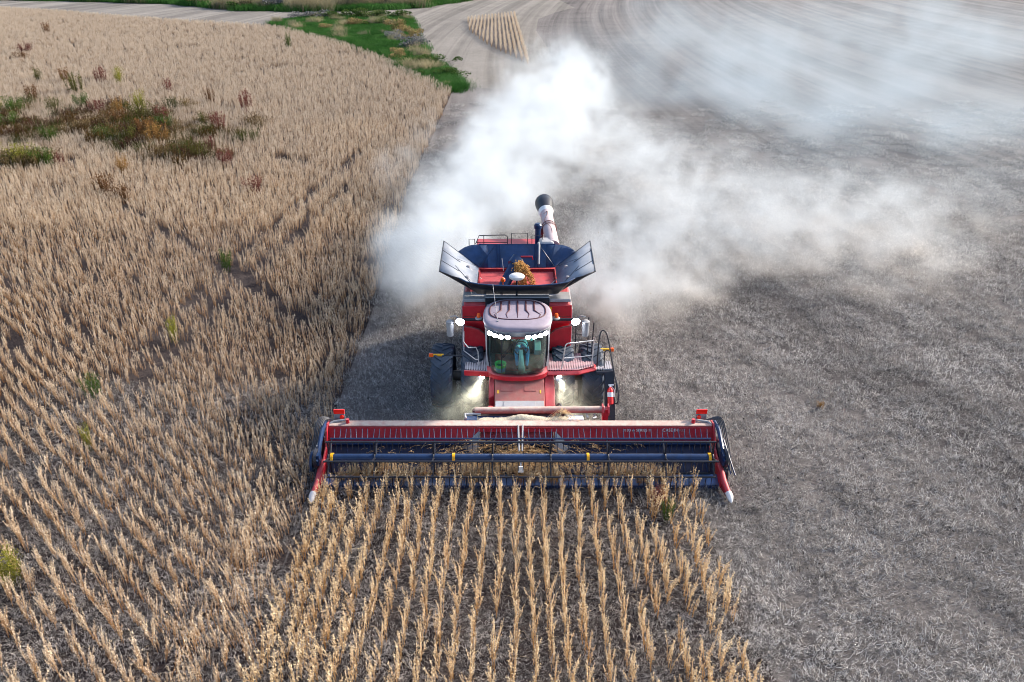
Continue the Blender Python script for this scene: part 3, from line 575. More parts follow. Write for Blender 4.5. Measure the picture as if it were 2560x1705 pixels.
f = MB(); f.tube([ua1-d*.45, ua1-d*.02, ua1+d*.22, ua1+d*.38+Vector((0, 0, -.08)), ua1+d*.45+Vector((0, 0, -.25))], [.24, .31, .33, .28, .20], 18); f.build('auger_spout', 'black', UA, smooth=True)
f = MB(); f.tube([ua1-d*.62, ua1-d*.44], [.222, .27], 18); f.build('spout_collar', 'white', UA, smooth=True)
f = MB()
for u in (.40, .45):
    c_ = ua0.lerp(ua1, u); f.tube([c_+Vector((.245*math.cos(a), 0, .245*math.sin(a))) for a in [math.pi*2*i/16 for i in range(16)]], .015, 5, closed=True)
c_ = ua0.lerp(ua1, .43); f.box(c_.x-.36, c_.x-.2, c_.y-.05, c_.y+.06, c_.z-.35, c_.z+.02); f.build('auger_clamp', 'maroon', UA, smooth=True)
f = MB(); c0 = ua0.lerp(ua1, .05); pth = [ua0.lerp(ua1, u)+Vector((sx, 0, .225-abs(sx)*.35)) for u, sx in ((.02, .0), (.10, -.12), (.17, .02), (.30, .02), (.38, -.05), (.5, -.14), (.62, -.02), (.7, .0), (.66, -.12))]
f.tube(smooth_path(pth, 5), .012, 6); f.build('hose', 'maroon', UA, smooth=True)

# ---- separate things on the machine
FE = empty('fire_extinguisher', (OX+2.62, OY+2.80, .98), label='red fire extinguisher with white label strapped to the black ladder', cat='fire extinguisher')
f = MB(); f.lathe([(-.22, .05), (-.20, .085), (.20, .085), (.26, .05), (.28, .03)], (0, 0, 0), 'z', 18); f.build('cylinder', 'ext_red', FE, smooth=True).rotation_euler = (R(-34), 0, 0)
f = MB(); f.lathe([(-.0, .088), (.13, .088)], (0, 0, 0), 'z', 18); f.build('label_band', 'white', FE, smooth=True).rotation_euler = (R(-34), 0, 0)
f = MB(); f.rod((0, .0, .28), (0, 0, .34), .03, 8); f.box(-.05, .10, -.02, .02, .33, .37); f.tube([(.03, 0, .32), (.12, 0, .2), (.10, -.04, .0)], .012, 6); f.build('valve_head', 'white', FE, smooth=False).rotation_euler = (R(-34), 0, 0)
FE.location = (OX+2.62, OY+2.83, 1.10)
BK = empty('bucket', (OX-.56, OY+3.12, 1.73), label='green plastic bucket on the cab floor behind the windscreen', cat='bucket')
f = MB(); f.lathe([(0, .12), (.02, .13), (.30, .16), (.31, .17), (.33, .17), (.30, .145), (.04, .12)], (0, 0, 0), 'z', 24); f.build('pail', 'bucket', BK, smooth=True)
f = MB(); f.lathe([(.09, .1385), (.22, .1545)], (0, 0, 0), 'z', 24); f.build('paper_label', 'bucket_label', BK, smooth=True)

# person (driver) : one skinned surface, seated with hands on the wheel
def skinned(name, joints, edges, radii, root):
    me = bpy.data.meshes.new(name); me.from_pydata(joints, edges, []); ob = bpy.data.objects.new(name, me); COL.objects.link(ob)
    md = ob.modifiers.new('skin', 'SKIN'); md.use_smooth_shade = True
    for i, r_ in enumerate(radii):
        me.skin_vertices[0].data[i].radius = (r_, r_) if not isinstance(r_, tuple) else r_
        me.skin_vertices[0].data[i].use_root = (i == root)
    ss = ob.modifiers.new('sub', 'SUBSURF'); ss.levels = ss.render_levels = 1
    dg = bpy.context.evaluated_depsgraph_get(); ev = ob.evaluated_get(dg); m2 = bpy.data.meshes.new_from_object(ev); ob.modifiers.clear(); ob.data = m2
    return ob
J = []; E_ = []; RD = []
def jn(p, r_, par=None):
    J.append(p); RD.append(r_)
    if par is not None: E_.append((par, len(J)-1))
    return len(J)-1
pel = jn((0, 0, 0), (.16, .12)); wst = jn((0, .0, .18), (.14, .11), pel); chs = jn((0, -.03, .38), (.17, .12), wst); nk0 = jn((0, -.02, .52), (.09, .08), chs)
nk = jn((0, -.03, .60), .055, nk0); hd = jn((0, -.06, .70), (.075, .09), nk); hd2 = jn((0, -.06, .80), (.078, .095), hd); hd3 = jn((0, -.05, .87), .05, hd2); jn((0, -.165, .71), .014, hd)
for sg in (-1, 1):
    sh = jn((sg*.19, -.02, .47), .065, nk0); el = jn((sg*.30, -.16, .24), .048, sh); wr = jn((sg*.19, -.38, .30), .032, el); pm = jn((sg*.17, -.43, .33), (.035, .018), wr)
    for q in range(4):
        fx = sg*(.17+(q-1.5)*.018); f1 = jn((fx, -.475, .35+.003*q), .009, pm); jn((fx, -.49, .33), .008, f1)
    th = jn((sg*.135, -.44, .345), .010, pm); jn((sg*.12, -.465, .34), .009, th)
    hp = jn((sg*.10, -.05, -.02), .095, pel); kn = jn((sg*.17, -.48, .02), .065, hp); an = jn((sg*.14, -.60, -.38), .045, kn); ft = jn((sg*.15, -.74, -.42), .04, an)
DR = skinned('person', J, E_, RD, 0)
DR.location = (OX+.06, OY+3.92, 2.26)
for k_ in ('shirt', 'denim', 'skin', 'seat'): DR.data.materials.append(M[k_])
for p in DR.data.polygons:
    c = p.center; p.use_smooth = True
    p.material_index = 0
    if c.z < .06 or (c.z < .12 and c.y < -.3 and abs(c.x) < .24 and c.z < .1): p.material_index = 1
    if c.z < -.36: p.material_index = 3
    if c.z > .57 or c.y < -.33 and c.z > .2: p.material_index = 2
tag(DR, 'driver in pale blue shirt and jeans seated at the wheel inside the cab', 'person')
f = MB(); f.lathe([(0, .10), (.03, .105), (.08, .085), (.11, .03)], (0, -.055, .80), 'z', 16); f.plate([(-.07, -.14, .81), (.07, -.14, .81), (.05, -.24, .80), (-.05, -.24, .80)], .01); f.build('cap', 'denim', DR, smooth=True)

# grain falling from the auger
f = MB(); random.seed(3)
def bean(p, s_=.016):
    b8 = [(p[0]+s_*a, p[1]+s_*b_, p[2]+s_*c*1.8) for a, b_, c in ((1, 0, 0), (-1, 0, 0), (0, 1, 0), (0, -1, 0), (0, 0, 1), (0, 0, -1))]
    f.add(b8, [(0, 2, 4), (2, 1, 4), (1, 3, 4), (3, 0, 4), (2, 0, 5), (1, 2, 5), (3, 1, 5), (0, 3, 5)])
for i in range(2600):
    u = random.random(); g_ = random.gauss
    if i % 4: x = -.02+.16*u+g_(0, .07+.05*u); y = 6.02-.35*u+g_(0, .08); z = 3.98-.10*u-.95*u*u+g_(0, .05)
    else: x = .02+.55*u+g_(0, .05); y = 5.95-.3*u+g_(0, .06); z = 3.95+.1*u-1.1*u*u+g_(0, .04)
    bean((x, y, max(z, 2.86)))
GR = f.build('falling_soybeans', 'grain'); GR.location = (OX, OY, 0); tag(GR, 'golden soybeans pouring from the auger into the open tank', 'soybeans', kind='stuff')

# ------------------------------------------------------------------ the header
HD = empty('draper_header', (OX, OY, 0), label='wide red and dark blue harvesting header with a turning reel', cat='crop header')
HW = 5.22
f = MB(); f.box(-HW, HW, 1.28, 1.55, .98, 1.13); TB = f.build('top_beam', 'red_dusty', HD, bevel=.02)
for x0, x1 in ((-HW, -1.12), (.92, HW)):
    f = MB(); f.plate([(x0, 1.27, 1.09), (x1, 1.27, 1.09), (x1, 1.15, .70), (x0, 1.15, .70)], .03); f.build('back_sheet', 'red', HD)
f = MB(); f.plate([(-1.12, 1.265, 1.09), (.92, 1.265, 1.09), (.92, 1.24, .96), (-1.12, 1.24, .96)], .03); f.build('upper_cross_sheet', 'red', HD)
# feeder opening with drum
f = MB(); f.lathe([(-1.0, .2), (1.0, .2)], (-.1, 1.55, .62), 'x', 20)
for i in range(9): 
    a = i*2.4; f.rod((-1.0+i*.23, 1.55+.2*math.cos(a), .62+.2*math.sin(a)), (-1.0+i*.23, 1.55+.34*math.cos(a), .62+.34*math.sin(a)), .014, 6)
f.build('feed_drum', 'red_clean', HD, smooth=True)
f = MB(); f.box(-1.1, .9, 1.9, 2.0, .3, 1.05); f.build('opening_back', 'maroon', HD)
for x, sg in ((-1.14, -1), (.94, 1)):
    f = MB(); f.add([(x, 1.05, .55), (x+sg*.45, 1.06, .56), (x, 1.2, 1.0), (x-sg*.03, 1.0, .5), (x+sg*.1, .85, .45)], [(0, 1, 2), (0, 2, 3), (1, 4, 2), (2, 4, 3), (0, 3, 4), (0, 4, 1)]); f.build('crop_deflector', 'grey', HD)
# belts
for x0, x1 in ((-HW+.08, -1.05), (.85, HW-.08)):
    f = MB(); f.hexa([(x0, .34, .13), (x1, .34, .13), (x1, 1.12, .46), (x0, 1.12, .46), (x0, .34, .20), (x1, .34, .20), (x1, 1.12, .60), (x0, 1.12, .60)])
    B_ = f.build('side_belt', 'belt', HD)
    f = MB(); nb = 14
    for i in range(nb):
        x = x0+(x1-x0)*(i+.5)/nb; f.tube([(x, .35, .205), (x, 1.11, .603)], .012, 5)
    f.build('belt_slats', 'navy', B_)
f = MB(); f.hexa([(-1.04, .34, .10), (.84, .34, .10), (.84, 1.8, .28), (-1.04, 1.8, .28), (-1.04, .34, .17), (.84, .34, .17), (.84, 1.8, .38), (-1.04, 1.8, .38)]); f.build('centre_belt', 'belt', HD)
f = MB(); f.tube([(-HW+.05, 1.12, .67), (HW-.05, 1.12, .67)], .07, 10); f.build('back_roller_shield', 'navy', HD, smooth=True)
# cutter bar
f = MB(); f.hexa([(-HW, .02, .05), (HW, .02, .05), (HW, .34, .10), (-HW, .34, .10), (-HW, .02, .09), (HW, .02, .09), (HW, .34, .21), (-HW, .34, .21)]); CB = f.build('cutter_bar', 'ramp', HD)
f = MB(); ng = 136
f.box(-HW+.02, HW-.02, -.03, .015, .05, .085)
for i in range(ng):
    x = -HW+.06+(2*HW-.12)*i/(ng-1); f.add([(x-.018, -.03, .055), (x+.018, -.03, .055), (x+.012, -.03, .085), (x-.012, -.03, .085), (x, -.15, .06)], [(0, 1, 4), (1, 2, 4), (2, 3, 4), (3, 0, 4), (0, 3, 2, 1)])
f.build('knife_guards', 'navy', CB)
# end sheets & dividers
for sg in (-1, 1):
    x = sg*(HW+.03)
    poly = [(1.62, .18), (1.6, 1.12), (1.3, 1.18), (1.12, 1.05), (.9, .70), (.3, .50), (.0, .36), (-.05, .06), (.4, .06)]
    f = MB(); f.prism(poly, x-.025, x+.025); f.build('end_sheet', 'red_clean', HD, bevel=.01)
    xo = sg*5.36
    f = MB(); st = [((x+sg*.0), .55, .52, .06), ((x+sg*.03), .25, .44, .085), (xo-sg*.08, -.15, .33, .08), (xo-sg*.02, -.45, .20, .07)]
    f.tube([(a, b_, c) for a, b_, c, _ in st], [q[3] for q in st], 12)
    f.plate([(x, .35, .08), (x+sg*.02, .35, .42), (xo-sg*.04, -.45, .18), (xo-sg*.04, -.42, .06), (x, 0, .05)], .03)
    DV = f.build('crop_divider', 'red_clean', HD, smooth=True)
    f = MB(); f.tube([(xo-sg*.02, -.44, .20), (xo, -.56, .17), (xo, -.66, .13), (xo, -.72, .10)], [.085, .085, .06, .015], 14); f.build('divider_tip', 'white', DV, smooth=True)
    # end drive, reel arm, cylinders, hoses
    xa = sg*(HW+.10)
    f = MB(); f.tube([(xa, 1.5, 1.12), (xa, 1.0, 1.16), (xa, .3, .86), (xa, .1, .78)], [.05, .06, .05, .04], 8); f.box(xa-.05, xa+.05, .15, .45, .62, .92); RA = f.build('reel_arm', 'navy', HD, smooth=True)
    f = MB(); f.rod((xa+sg*.06, 1.35, .7), (xa+sg*.06, .7, .95), .03, 8); f.rod((xa+sg*.06, .95, .86), (xa+sg*.06, .5, 1.0), .017, 8); f.build('lift_cylinder', 'steel', RA, smooth=True)
    f = MB(); f.lathe([(-.02, .24), (.04, .26), (.07, .2)] if sg > 0 else [(-.07, .2), (-.04, .26), (.02, .24)], (xa+sg*.03, .30, .77), 'x', 18); f.build('reel_end_shield', 'black', RA, smooth=True)
    random.seed(11+sg)
    for q in range(5):
        ox = sg*(.03+.05*q)
        f = MB(); f.tube(smooth_path([(xa-sg*.25, 1.55, 1.12), (xa+ox*.6, 1.38, 1.24+.02*q), (xa+ox+sg*.03, .95, 1.0-.03*q), (xa+ox+sg*.05, .5, .75-.05*q), (xa+ox, .15, .55-.04*q)], 5), .017, 7); f.build('hose', 'hose', HD, smooth=True)
    # chain of small hardware: bolts, chain case
    f = MB(); f.hexa([(xa-.03, .1, .15), (xa+.12*sg+.03, .1, .15), (xa+.12*sg+.03, 1.2, .25), (xa-.03, 1.2, .25), (xa-.03, .1, .45), (xa+.10*sg+.03, .1, .45), (xa+.10*sg+.03, 1.2, .85), (xa-.03, 1.2, .85)]); f.build('drive_case', 'black', HD, bevel=.03)
    if sg < 0:
        f = MB(); f.lathe([(-.05, .16), (0, .28), (.06, .28)], (xa-.22, .45, .55), 'x', 20); f.build('gearbox_shield', 'navy', HD, smooth=True)
    else:
        f = MB(); f.rod((xa+.12, .9, .95), (xa+.28, -.0, .42), .022, 8); f.rod((xa+.06, .9, .95), (xa+.18, .05, .42), .016, 8); f.build('guide_rod', 'navy', HD, smooth=True)
    # marker reflector
    xm = sg*4.98
    f = MB(); f.box(xm-.15, xm+.15, 1.62, 1.66, 1.28, 1.42); MK = f.build('marker_reflector', 'reflector', HD, bevel=.01)
    f = MB(); f.box(xm-.14, xm+.14, 1.665, 1.70, 1.0, 1.40); f.tube([(xm-.14, 1.64, 1.0), (xm-.14, 1.64, 1.27)], .012, 6); f.tube([(xm+.14, 1.64, 1.0), (xm+.14, 1.64, 1.27)], .012, 6); f.build('marker_bracket', 'grey', MK)
    f = MB(); f.lathe([(-.03, .055), (0, .06), (.02, .04)], (xm+.07*-sg, 1.61, 1.20), 'y', 14); f.build('marker_lamp', 'reflector', MK, smooth=True)
    f = MB(); f.lathe([(-.08, .05), (.08, .05)], (sg*4.72, 1.42, 1.17), 'z', 12); f.build('beam_pin', 'red_clean', HD, smooth=True)
    f = MB(); f.tube([(sg*4.75, 1.5, 1.18), (sg*5.1, 1.45, 1.16), (sg*5.25, 1.35, 1.10)], .03, 6); f.build('beam_hose', 'grey', HD, smooth=True)
# reel
RC = (.30, .77); RR = .53; RW = 5.06
f = MB(); f.tube([(-RW, RC[0], RC[1]), (RW, RC[0], RC[1])], .105, 20); REEL = f.build('reel', 'navy', HD, smooth=True)
angs = [35+60*i for i in range(6)]
nt_ = 68
tdir = {35: (.55, .5), 95: (.10, -1), 155: (-.10, -1), 215: (-.15, -1), 275: (0, -1), 335: (.25, -.97)}
for a in angs:
    by, bz = RC[0]+RR*math.cos(R(a)), RC[1]+RR*math.sin(R(a)); dy, dz = tdir[a]; q = math.hypot(dy, dz); dy /= q; dz /= q
    ln_ = .27 if a != 275 else .15
    f = MB(); f.rod((-RW, by, bz), (RW, by, bz), .025, 8)
    for i in range(nt_):
        x = -RW+.10+(2*RW-.2)*i/(nt_-1); j = random.uniform(-.016, .016)
        f.tube([(x, by, bz), (x+j, by+dy*ln_*.5+.02, bz+dz*ln_*.5), (x+j*2, by+dy*ln_, bz+dz*ln_)], [.013, .011, .008], 4)
    f.build('reel_bat', 'navy' if a == 35 else 'black', REEL, smooth=True)
for x in (-5.02, -3.82, -2.28, -.74, .78, 2.29, 3.78, 5.02):
    f = MB()
    for a in angs: f.tube([(x, RC[0]+.09*math.cos(R(a)), RC[1]+.09*math.sin(R(a))), (x, RC[0]+RR*math.cos(R(a)), RC[1]+RR*math.sin(R(a)))], [.032, .016], 6)
    f.tube([(x, RC[0]+.13*math.cos(R(12*i)), RC[1]+.13*math.sin(R(12*i))) for i in range(30)], .02, 6, closed=True)
    f.build('reel_spider', 'black', REEL, smooth=True)
for x in (-4.95, -1.76, 1.76, 4.95):
    f = MB(); f.lathe([(-.035, .10), (-.035, .128), (.035, .128), (.035, .10)], (x, RC[0], RC[1]), 'x', 24); f.build('reel_ring', 'yellow', REEL, smooth=True)
f = MB(); f.rod((.06, 1.3, 1.14), (.04, .42, .90), .022, 6); f.rod((-.06, 1.3, 1.14), (-.04, .42, .90), .022, 6); f.build('centre_reel_arm', 'grey', HD)
f = MB(); f.box(-.07, .07, .02, .05, .50, .68); f.rod((0, .05, .6), (0, .28, .70), .02, 6); f.build('position_plate', 'white', HD)
# rear frame
f = MB(); f.tube([(-1.27, 1.98, 1.17), (2.36, 1.98, 1.21)], .10, 12); RFm = f.build('rear_frame_tube', 'red_dusty', HD, smooth=True)
f = MB(); f.lathe([(-.02, .17), (.02, .17)], (2.30, 1.98, 1.20), 'x', 6); f.lathe([(-.02, .17), (.02, .17)], (2.46, 1.98, 1.20), 'x', 6); f.box(2.3, 2.46, 1.9, 2.06, .85, 1.25); f.build('frame_end_flange', 'red_clean', RFm)
f = MB(); f.box(-1.18, 1.55, 1.58, 1.90, .90, 1.06); f.box(-1.55, -1.2, 1.6, 1.85, .98, 1.10); f.build('valve_tray', 'navy', HD, bevel=.02)
f = MB(); f.box(1.3, 1.75, 1.62, 1.85, 1.05, 1.11); f.build('valve_block', 'white', HD, bevel=.02)
f = MB(); f.tube([(1.85, 1.9, 1.12), (1.86, 1.7, 1.1), (1.86, 1.62, 1.2)], .025, 6); f.tube([(2.05, 1.9, 1.1), (2.1, 1.72, 1.12), (2.0, 1.62, 1.16)], .025, 6); f.build('hose_fittings', 'steel', HD)
f = MB(); f.tube([(-1.5, 1.62, 1.14), (-1.54, 1.86, 1.13), (-1.1, 1.9, 1.12)], .035, 8); f.build('frame_elbow', 'silver', HD, smooth=True)
f = MB(); f.rod((-1.27, 1.98, .4), (-1.27, 1.98, 1.2), .07, 8); f.rod((1.2, 1.98, .4), (1.2, 1.98, 1.2), .07, 8); f.box(-2.0, 2.0, 1.5, 1.62, .3, .5); f.build('lower_frame', 'maroon', HD)
# lettering on the back sheet
def lettering(txt, x, z, size, m):
    c = bpy.data.curves.new('lettering', 'FONT'); c.body = txt; c.size = size; c.extrude = .002; c.space_character = 1.05
    tmp = bpy.data.objects.new('lettering', c); COL.objects.link(tmp); me = bpy.data.meshes.new_from_object(tmp.evaluated_get(bpy.context.evaluated_depsgraph_get())); bpy.data.objects.remove(tmp)
    ob = bpy.data.objects.new('lettering', me); COL.objects.link(ob); me.materials.clear(); me.materials.append(M[m])
    ob.parent = HD; ob.location = (x, 1.27-(1.09-z)*.32-.024, z); ob.rotation_euler = (R(90-17.8), 0, 0)
    return ob
lettering('3100 w SERIES II', 2.78, .985, .105, 'white'); lettering('CASE IH', 3.86, .985, .115, 'white'); lettering('FLEX', 4.32, .99, .07, 'auger')
# ------------------------------------------------------------------ plants and ground cover
def leafmat(name, a, b_, lo=0, hi=1, trans=0.3, rough=.85, far=None, stub=False):
    """colour runs a -> b with the mesh attribute 'h' (low at the foot, high at the tops on most plants) plus a random shift per plant"""
    m = bpy.data.materials.new(name); m.use_nodes = True; t = m.node_tree; bs = t.nodes['Principled BSDF']; bs.inputs['Roughness'].default_value = rough
    bs.inputs['Specular IOR Level'].default_value = .15
    at = t.nodes.new('ShaderNodeAttribute'); at.attribute_name = 'h'
    oi = t.nodes.new('ShaderNodeObjectInfo')
    s_ = t.nodes.new('ShaderNodeMath'); s_.operation = 'MULTIPLY_ADD'; lk(t, oi.outputs['Random'], s_.inputs[0]); s_.inputs[1].default_value = .35; lk(t, at.outputs['Fac'], s_.inputs[2])
    r_ = t.nodes.new('ShaderNodeMapRange'); lk(t, s_.outputs[0], r_.inputs[0]); r_.inputs[1].default_value = lo+.1; r_.inputs[2].default_value = hi+.25
    mx = t.nodes.new('ShaderNodeMix'); mx.data_type = 'RGBA'; lk(t, r_.outputs[0], mx.inputs[0]); mx.inputs[6].default_value = (*a, 1); mx.inputs[7].default_value = (*b_, 1)
    if stub:   # straw tone by wheelings and swaths; warm-lit bands are put into it too
        bb = t.nodes.new('ShaderNodeMapRange'); lk(t, bands(t), bb.inputs[0]); bb.inputs[3].default_value = .60; bb.inputs[4].default_value = 1.03
        gq = t.nodes.new('ShaderNodeNewGeometry'); mq = t.nodes.new('ShaderNodeMapping'); mq.inputs['Scale'].default_value = (5, 9, 5); mq.inputs['Rotation'].default_value = (0, 0, R(22)); lk(t, gq.outputs['Position'], mq.inputs[0])
        nq = t.nodes.new('ShaderNodeTexNoise'); nq.inputs['Scale'].default_value = 1; nq.inputs['Detail'].default_value = 2.5; nq.inputs['Roughness'].default_value = .7; lk(t, mq.outputs[0], nq.inputs['Vector'])
        rq = t.nodes.new('ShaderNodeMapRange'); lk(t, nq.outputs[0], rq.inputs[0]); rq.inputs[1].default_value = .36; rq.inputs[2].default_value = .55; rq.inputs[3].default_value = .30; rq.inputs[4].default_value = 1.04
        mu = t.nodes.new('ShaderNodeMath'); mu.operation = 'MULTIPLY'; lk(t, bb.outputs[0], mu.inputs[0]); lk(t, rq.outputs[0], mu.inputs[1]); bb = mu
        sc = t.nodes.new('ShaderNodeVectorMath'); sc.operation = 'SCALE'; lk(t, mx.outputs[2], sc.inputs[0]); lk(t, bb.outputs[0], sc.inputs['Scale'])
        m5 = t.nodes.new('ShaderNodeMix'); m5.data_type = 'RGBA'; m5.inputs[0].default_value = 1; lk(t, sc.outputs[0], m5.inputs[7]); mx = m5
    if far:   # the crop is coloured paler and greyer towards the back of the field
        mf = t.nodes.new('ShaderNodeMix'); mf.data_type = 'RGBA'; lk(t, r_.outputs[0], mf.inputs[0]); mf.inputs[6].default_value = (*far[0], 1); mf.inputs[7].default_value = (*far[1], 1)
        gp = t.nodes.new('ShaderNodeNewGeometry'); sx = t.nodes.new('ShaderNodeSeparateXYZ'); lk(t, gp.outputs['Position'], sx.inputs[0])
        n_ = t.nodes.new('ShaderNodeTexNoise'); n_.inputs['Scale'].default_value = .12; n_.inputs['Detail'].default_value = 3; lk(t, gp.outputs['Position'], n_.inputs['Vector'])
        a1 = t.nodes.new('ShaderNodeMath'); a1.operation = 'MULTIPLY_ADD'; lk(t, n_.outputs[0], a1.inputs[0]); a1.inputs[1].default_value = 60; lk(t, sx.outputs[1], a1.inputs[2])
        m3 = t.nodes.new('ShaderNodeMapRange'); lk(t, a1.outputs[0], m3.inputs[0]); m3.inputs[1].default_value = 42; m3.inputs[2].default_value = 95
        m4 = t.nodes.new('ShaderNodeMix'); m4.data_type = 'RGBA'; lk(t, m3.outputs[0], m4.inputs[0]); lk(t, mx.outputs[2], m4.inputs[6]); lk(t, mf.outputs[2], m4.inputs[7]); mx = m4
    lk(t, mx.outputs[2], bs.inputs['Base Color'])
    tl = t.nodes.new('ShaderNodeBsdfTranslucent'); lk(t, mx.outputs[2], tl.inputs[0]); ms = t.nodes.new('ShaderNodeMixShader'); ms.inputs[0].default_value = trans
    lk(t, bs.outputs[0], ms.inputs[1]); lk(t, tl.outputs[0], ms.inputs[2]); lk(t, ms.outputs[0], t.nodes['Material Output'].inputs[0])
    return m
class PB:
    """ribbons and small leaf faces with a per-face-corner 'h' value"""
    def __init__(s): s.v = []; s.f = []; s.h = []
    def face(s, pts, h):
        b = len(s.v); s.v += [tuple(p) for p in pts]; s.h += [h]*len(pts); s.f.append(tuple(range(b, b+len(pts))))
    def ribbon(s, pts, w0, w1, h0, h1, side=None):
        P = [Vector(p) for p in pts]; b = len(s.v)
        for i, p in enumerate(P):
            d = (P[min(i+1, len(P)-1)]-P[max(i-1, 0)]).normalized()
            sd_ = d.cross(Vector(side) if side else Vector((.3, .9, .2))); sd_.normalize(); u = i/(len(P)-1); w_ = (w0+(w1-w0)*u)/2
            s.v += [tuple(p-sd_*w_), tuple(p+sd_*w_)]; s.h += [h0+(h1-h0)*u]*2
        for i in range(len(P)-1): s.f.append((b+2*i, b+2*i+1, b+2*i+3, b+2*i+2))
    def leaf(s, p, d, ln_, w_, h):
        d = Vector(d).normalized(); q = d.cross(Vector((random.gauss(0, 1), random.gauss(0, 1), random.gauss(0, 1)))); q.normalize(); p = Vector(p)
        s.face([p, p+d*ln_*.45+q*w_/2, p+d*ln_, p+d*ln_*.45-q*w_/2], h)
    def build(s, name, m, link=True, parent=None):
        me = bpy.data.meshes.new(name); me.from_pydata(s.v, [], s.f); me.update()
        a = me.attributes.new('h', 'FLOAT', 'POINT'); a.data.foreach_set('value', s.h)
        me.materials.append(m); o = bpy.data.objects.new(name, me)
        if link: COL.objects.link(o)
        if parent: o.parent = parent
        return o
g_ = random.gauss; U = random.uniform
MSOY = leafmat('dry_soybean', (.45, .23, .06), (.88, .74, .51))
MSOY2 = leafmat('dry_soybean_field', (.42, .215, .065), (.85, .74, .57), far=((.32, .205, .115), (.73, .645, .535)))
MSOY3 = MSOY2
MSTR = leafmat('straw', (.045, .038, .038), (.94, .905, .865), stub=True)
MGRASS = leafmat('green_grass', (.012, .055, .012), (.065, .18, .035))
MDRY = leafmat('dry_grass', (.10, .09, .05), (.46, .40, .25))

def soy_plant(pb, x, y, h=None, lean=.09):
    h = h or U(.58, .92); tx, ty = g_(0, lean), g_(0, lean); st = [(x, y, 0), (x+tx*.3, y+ty*.3, h*.5), (x+tx, y+ty, h)]
    pb.ribbon(st, .016, .007, .0, .6); pb.ribbon(st, .016, .007, .0, .6, side=(.9, -.3, .2))
    br = []
    for i in range(random.randint(3, 5)):
        z0 = h*U(.12, .7); u = z0/h; a = U(0, 6.283); l_ = U(.10, .27)*(1.1-u*.5); bx, by = x+tx*u, y+ty*u
        e = (bx+math.cos(a)*l_*.4, by+math.sin(a)*l_*.4, min(z0+l_*.95, h*1.02)); m_ = (bx+math.cos(a)*l_*.28, by+math.sin(a)*l_*.28, z0+l_*.4)
        pb.ribbon([(bx, by, z0), m_, e], .008, .004, u*.6, u*.6+.3); br.append(((bx, by, z0), e))
    br.append((st[0], st[2])); br.append((st[1], st[2]))
    for i in range(random.randint(32, 44)):
        a_, b_ = random.choice(br) if i % 2 else br[-1-(i//2) % 2]; u = U(.12, 1); p = [a_[k]+(b_[k]-a_[k])*u for k in range(3)]
        if p[2] < .10: p[2] = U(.12, .5)
        an = U(0, 6.283); d = (math.cos(an)*.8, math.sin(an)*.8, U(-1.0, .45)); hh = min(1, .15+.85*p[2]/h+g_(0, .16))
        pb.leaf(p, d, U(.032, .052), U(.014, .023), hh)
SOYV = []
for k in range(9):
    pb = PB(); random.seed(100+k)
    for i in range(6): soy_plant(pb, (i-2.5)*.085+g_(0, .02), g_(0, .035))
    if k % 3 == 0:
        a = U(0, 6.3); pb.ribbon([(0, 0, .5), (.2*math.cos(a), .2*math.sin(a), .72), (.42*math.cos(a), .42*math.sin(a), .6)], .006, .004, .8, .95)
    SOYV.append(pb.build('soybean_clump', MSOY, link=False))
def recol(vs, m, nm):
    out = []
    for o in vs:
        me = o.data.copy(); me.materials.clear(); me.materials.append(m); out.append(bpy.data.objects.new(nm, me))
    return out
SOYM = recol(SOYV, MSOY2, 'soybean_clump_mid'); SOYF = recol(SOYV, MSOY3, 'soybean_clump_far')
STRV = []
for k in range(6):
    pb = PB(); random.seed(200+k)
    for i in range(500):
        x, y = U(-.55, .55), U(-.55, .55); a = U(0, math.pi) if random.random() < .45 else g_(0, .5)+R(-18); l_ = U(.03, .14); z = abs(g_(0, .028))+.008; dz = g_(0, .025); b_ = g_(0, .02)
        dx, dy = math.cos(a)*l_/2, math.sin(a)*l_/2; hh = min(1, max(0, g_(.66, .33)))
        pb.ribbon([(x-dx, y-dy, max(.006, z-dz)), (x-dy*3*b_, y+dx*3*b_, z+.003), (x+dx, y+dy, max(.006, z+dz))], U(.005, .010), .004, hh, hh, side=(g_(0, .2), g_(0, .2), 1))
    for i in range(9):
        x, y = U(-.5, .5), random.choice((-.38, 0, .38))+g_(0, .03); pb.ribbon([(x, y, 0), (x+g_(0, .02), y+g_(0, .02), U(.06, .13))], .012, .008, .5, .8)
    for i in range(60):
        pb.leaf((U(-.5, .5), U(-.5, .5), U(.01, .04)), (g_(0, 1), g_(0, 1), .1), U(.03, .06), U(.02, .035), min(1, max(0, g_(.45, .25))))
    STRV.append(pb.build('straw_litter_patch', MSTR, link=False))
STRD = recol(STRV, leafmat('old_leaf_litter', (.03, .026, .028), (.80, .75, .70), stub=True), 'leaf_litter_patch')
GRV = []
for k in range(5):
    pb = PB(); random.seed(300+k)
    for i in range(230):
        x, y = g_(0, .42), g_(0, .42); l_ = U(.18, .5); a = U(0, 6.3); pb.ribbon([(x, y, 0), (x+.1*math.cos(a)*l_, y+.1*math.sin(a)*l_, l_*.6), (x+.5*math.cos(a)*l_, y+.5*math.sin(a)*l_, l_)], .03, .008, U(0, .4), U(.3, 1.0))
    GRV.append(pb.build('grass_tuft', MGRASS, link=False))
DGV = []
